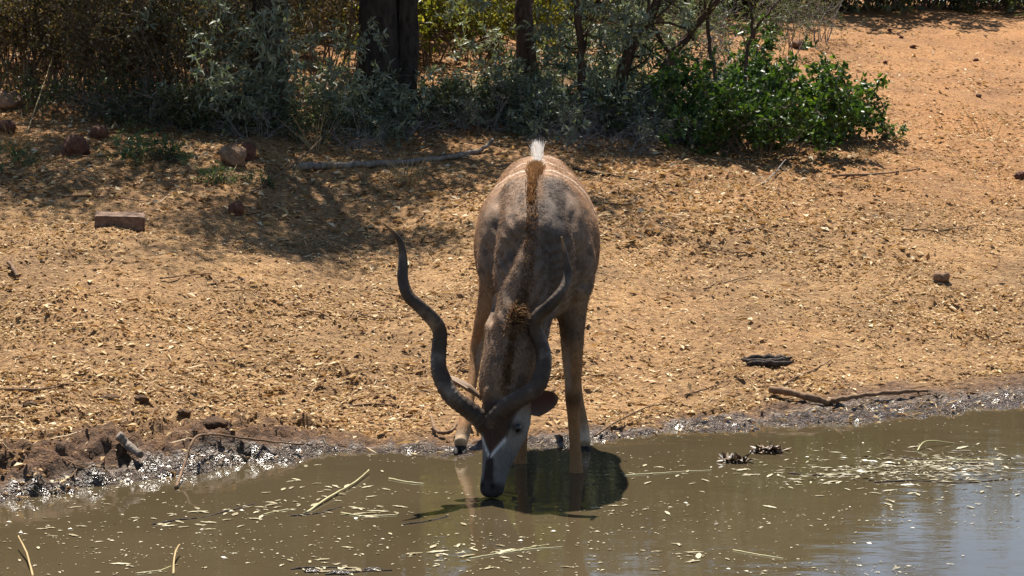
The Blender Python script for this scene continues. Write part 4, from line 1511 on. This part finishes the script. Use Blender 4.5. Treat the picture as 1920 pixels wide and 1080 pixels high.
stick('thin_stick', 'twig running up the bank from the bent branch', [(1470, 726), (1490, 712), (1530, 695), (1558, 680)], .006, .004, 'stick', lift=.012)
stick('thin_stick', 'long twig on the mud pointing at the kudu foreleg', [(1115, 826, .01), (1160, 800, .02), (1215, 778, .03), (1250, 770, .02)], .006, .004, 'stick', lift=.012)
stick('thin_stick', 'pale twig on the dry bank above the bent branch', [(1285, 745), (1320, 734), (1365, 720)], .006, .003, 'stick', lift=.012)
stick('straw_stem', 'long straw stem leaning up out of the orange grass tuft', [(50, 250, .0), (70, 225, .15), (95, 190, .35), (114, 152, .55)], .007, .004, 'straw', cat='stem')
for i, pts in enumerate((((170, 296), (110, 290), (60, 288)), ((250, 350), (300, 332), (345, 315)), ((395, 536), (430, 533), (452, 526)), ((1330, 470), (1380, 478), (1440, 474)), ((560, 585), (600, 590), (620, 600)),
                         ((670, 590), (710, 600), (745, 598)), ((300, 525), (345, 520), (395, 516)), ((1690, 432), (1760, 436), (1830, 425), (1865, 415)), ((640, 770), (700, 762), (760, 766)), ((110, 370), (200, 372), (270, 380)))):
    stick('ground_twig', 'thin dry twig lying flat on the sunlit bank', pts, .006, .003, 'stick', lift=.01, group='twigs on the bank', seed=i, cat='twig')

# ------------------------------------------------------------------ things on and in the water
rng = rs(71)
FLOAT = []
for k in range(5):
    n = 9
    L, W = .028 * (.8 + .6 * rng.rand()), .0085 * (.7 + .6 * rng.rand())
    V = []
    for i in range(n):
        u = i / (n - 1)
        w = W * math.sin(math.pi * u) ** .7
        zc = .002 + .002 * rng.rand() * math.sin(math.pi * u)
        V += [((u - .5) * 2 * L, -w, zc + .001 * rng.rand()), ((u - .5) * 2 * L, w * (.7 + .5 * rng.rand()), zc + .0015 * rng.rand())]
    Q = [(2 * i, 2 * i + 2, 2 * i + 3, 2 * i + 1) for i in range(n - 1)]
    FLOAT.append(build_mesh('floating_leaf', V, None, Q, {'rnd': np.full(len(V), .25 + .18 * k)}))
spots = []
def fl_cluster(px, py, sx, sy, n):
    for _ in range(n):
        spots.append((px + rng.randn() * sx, py + rng.randn() * sy, .7 + .9 * rng.rand() ** 2))
for a in ((600, 925, 70, 22, 34), (690, 960, 40, 8, 12), (360, 975, 60, 10, 22), (470, 955, 40, 8, 12), (1560, 890, 90, 14, 26), (1760, 880, 90, 22, 46), (1420, 885, 60, 12, 14),
          (870, 1035, 90, 14, 28), (1310, 1035, 30, 8, 9), (1700, 930, 120, 20, 16), (120, 990, 90, 40, 16), (1240, 890, 80, 12, 12), (1160, 960, 50, 10, 9), (640, 1066, 60, 6, 22)):
    fl_cluster(*a)
for _ in range(46):
    spots.append((rng.rand() * 1920, 880 + 195 * rng.rand(), .5 + .8 * rng.rand()))
cnt = 0
for (px, py, sc) in spots:
    p = at_water(px, py)
    if shore(p[0]) - p[1] < .12 or (870 < px < 1110 and py < 960) or cnt >= 299:
        continue
    o = obj('floating_leaf', FLOAT[cnt % 5])
    if not o.data.materials:
        o.data.materials.append(M['floatleaf'])
    o.location = Vector((p[0], p[1], .001))
    o.rotation_euler = (rng.randn() * .02, rng.randn() * .02, rng.rand() * 6.28)
    o.scale = (sc, sc, 1)
    tag(o, 'small pale dry leaf floating on the muddy water', 'leaf', 'leaves floating on the pond')
    cnt += 1

def specks(n, seed):
    rng = rs(seed)
    px = rng.rand(n) * 1920
    py = 790 + 290 * rng.rand(n)
    P = np.array([at_water(a, b_) for a, b_ in zip(px, py)])
    dens = fbm(P[:, 0] * 1.6, P[:, 1] * 3, 3)
    k = (shore(P[:, 0]) - P[:, 1] > .02) & (rng.rand(n) < sstep(.35, .65, dens))
    P = P[k]
    N = len(P)
    P[:, 2] = .003
    d = rng.randn(N, 3)
    d[:, 2] = 0
    L = .008 + .02 * rng.rand(N) ** 2
    o = obj('floating_specks', leaf_mesh('floating_specks', P, d, np.array([[0, 0, 1.0]]) + rng.randn(N, 3) * .12, L, L * .5, .1, .05, rng), M['floatleaf'])
    tag(o, 'tiny bits of plant matter scattered over the water', 'debris', None, 'stuff')
specks(4200, 72)
def scum(n, seed):
    rng = rs(seed)
    px = 1720 + rng.randn(n) * 130
    py = 878 + rng.randn(n) * 15 - (px - 1720) * .03
    P = np.array([at_water(a, b_) for a, b_ in zip(px, py)])
    P = P[shore(P[:, 0]) - P[:, 1] > .15]
    N = len(P)
    P[:, 2] = .003
    d = rng.randn(N, 3) * np.array([1, .6, 0])
    L = .015 + .06 * rng.rand(N) ** 2
    o = obj('floating_scum', leaf_mesh('floating_scum', P, d, np.array([[0, 0, 1.0]]) + rng.randn(N, 3) * .15, L, L * .2, .1, .05, rng), M['floatleaf'])
    tag(o, 'raft of straw and scum floating in the right shallow', 'debris', None, 'stuff')
scum(900, 73)

def reed(label, px, r, mat='reed', group=None, seed=0, name='floating_straw'):
    stick(name, label, px, r, r * .55, mat, water=True, lift=r * .3, cat='stem', group=group, seed=seed)
reed('long pale reed stem floating in the raft of leaves left of the kudu', [(575, 962), (620, 935, .01), (660, 912, .01), (692, 888, .015)], .006)
reed('greenish reed stem floating nearest the kudu muzzle on the left', [(640, 962), (680, 968), (745, 966)], .005)
reed('thin straw floating below the raft of leaves', [(495, 965), (525, 958), (555, 955)], .004)
reed('long straw floating below the kudu muzzle reflection', [(880, 1048), (940, 1038), (1000, 1030), (1055, 1026)], .004)
reed('second straw floating just above the long straw', [(960, 1034), (990, 1028), (1025, 1022)], .004)
reed('dry stalk standing out of the water by itself', [(62, 1082, .0), (50, 1050, .03), (34, 1028, .05)], .005, 'straw')
reed('pale bent stalk standing in the water', [(325, 1078, .0), (328, 1055, .03), (336, 1040, .04)], .005, 'straw')
reed('pale straw floating right of the foreleg', [(1170, 892), (1230, 888), (1290, 884), (1335, 882)], .004)
reed('straw floating along the right shallow', [(1500, 893), (1570, 888), (1640, 878)], .004)
reed('long pale straw in the debris at the right shallow', [(1700, 868), (1780, 864), (1870, 862)], .005)
reed('bent straw in the debris at the right shallow', [(1720, 846), (1738, 838, .03), (1790, 832)], .005)
reed('thin straw floating low on the right', [(1375, 1032), (1420, 1040), (1470, 1048)], .004)
reed('thin pale stem floating above the mud hump', [(255, 1076), (300, 1070), (320, 1062)], .004)
reed('broad straw floating in the left raft of leaves', [(730, 898), (760, 904), (795, 908)], .006)

for i, pts in enumerate((((285, 985), (330, 976), (380, 970), (430, 958), (480, 944)), ((545, 968), (570, 966), (600, 962), (640, 950)), ((755, 984, .0), (800, 978), (840, 968)), ((1640, 905), (1720, 902), (1800, 906), (1900, 898)),  # third strip stands in for the left horn's shadow on the water
                         ((1480, 888), (1540, 892), (1620, 890)), ((1690, 858), (1760, 866), (1850, 872)), ((545, 1068), (600, 1064), (660, 1066)), ((610, 1078), (680, 1072), (735, 1070)))):
    stick('twig_and_shadow_strip', 'dark waterlogged twig among floating leaves, one strip standing in for a horn shadow', pts, .007, .004, 'bark', water=True, group='waterlogged twigs', seed=20 + i, cat='twig')
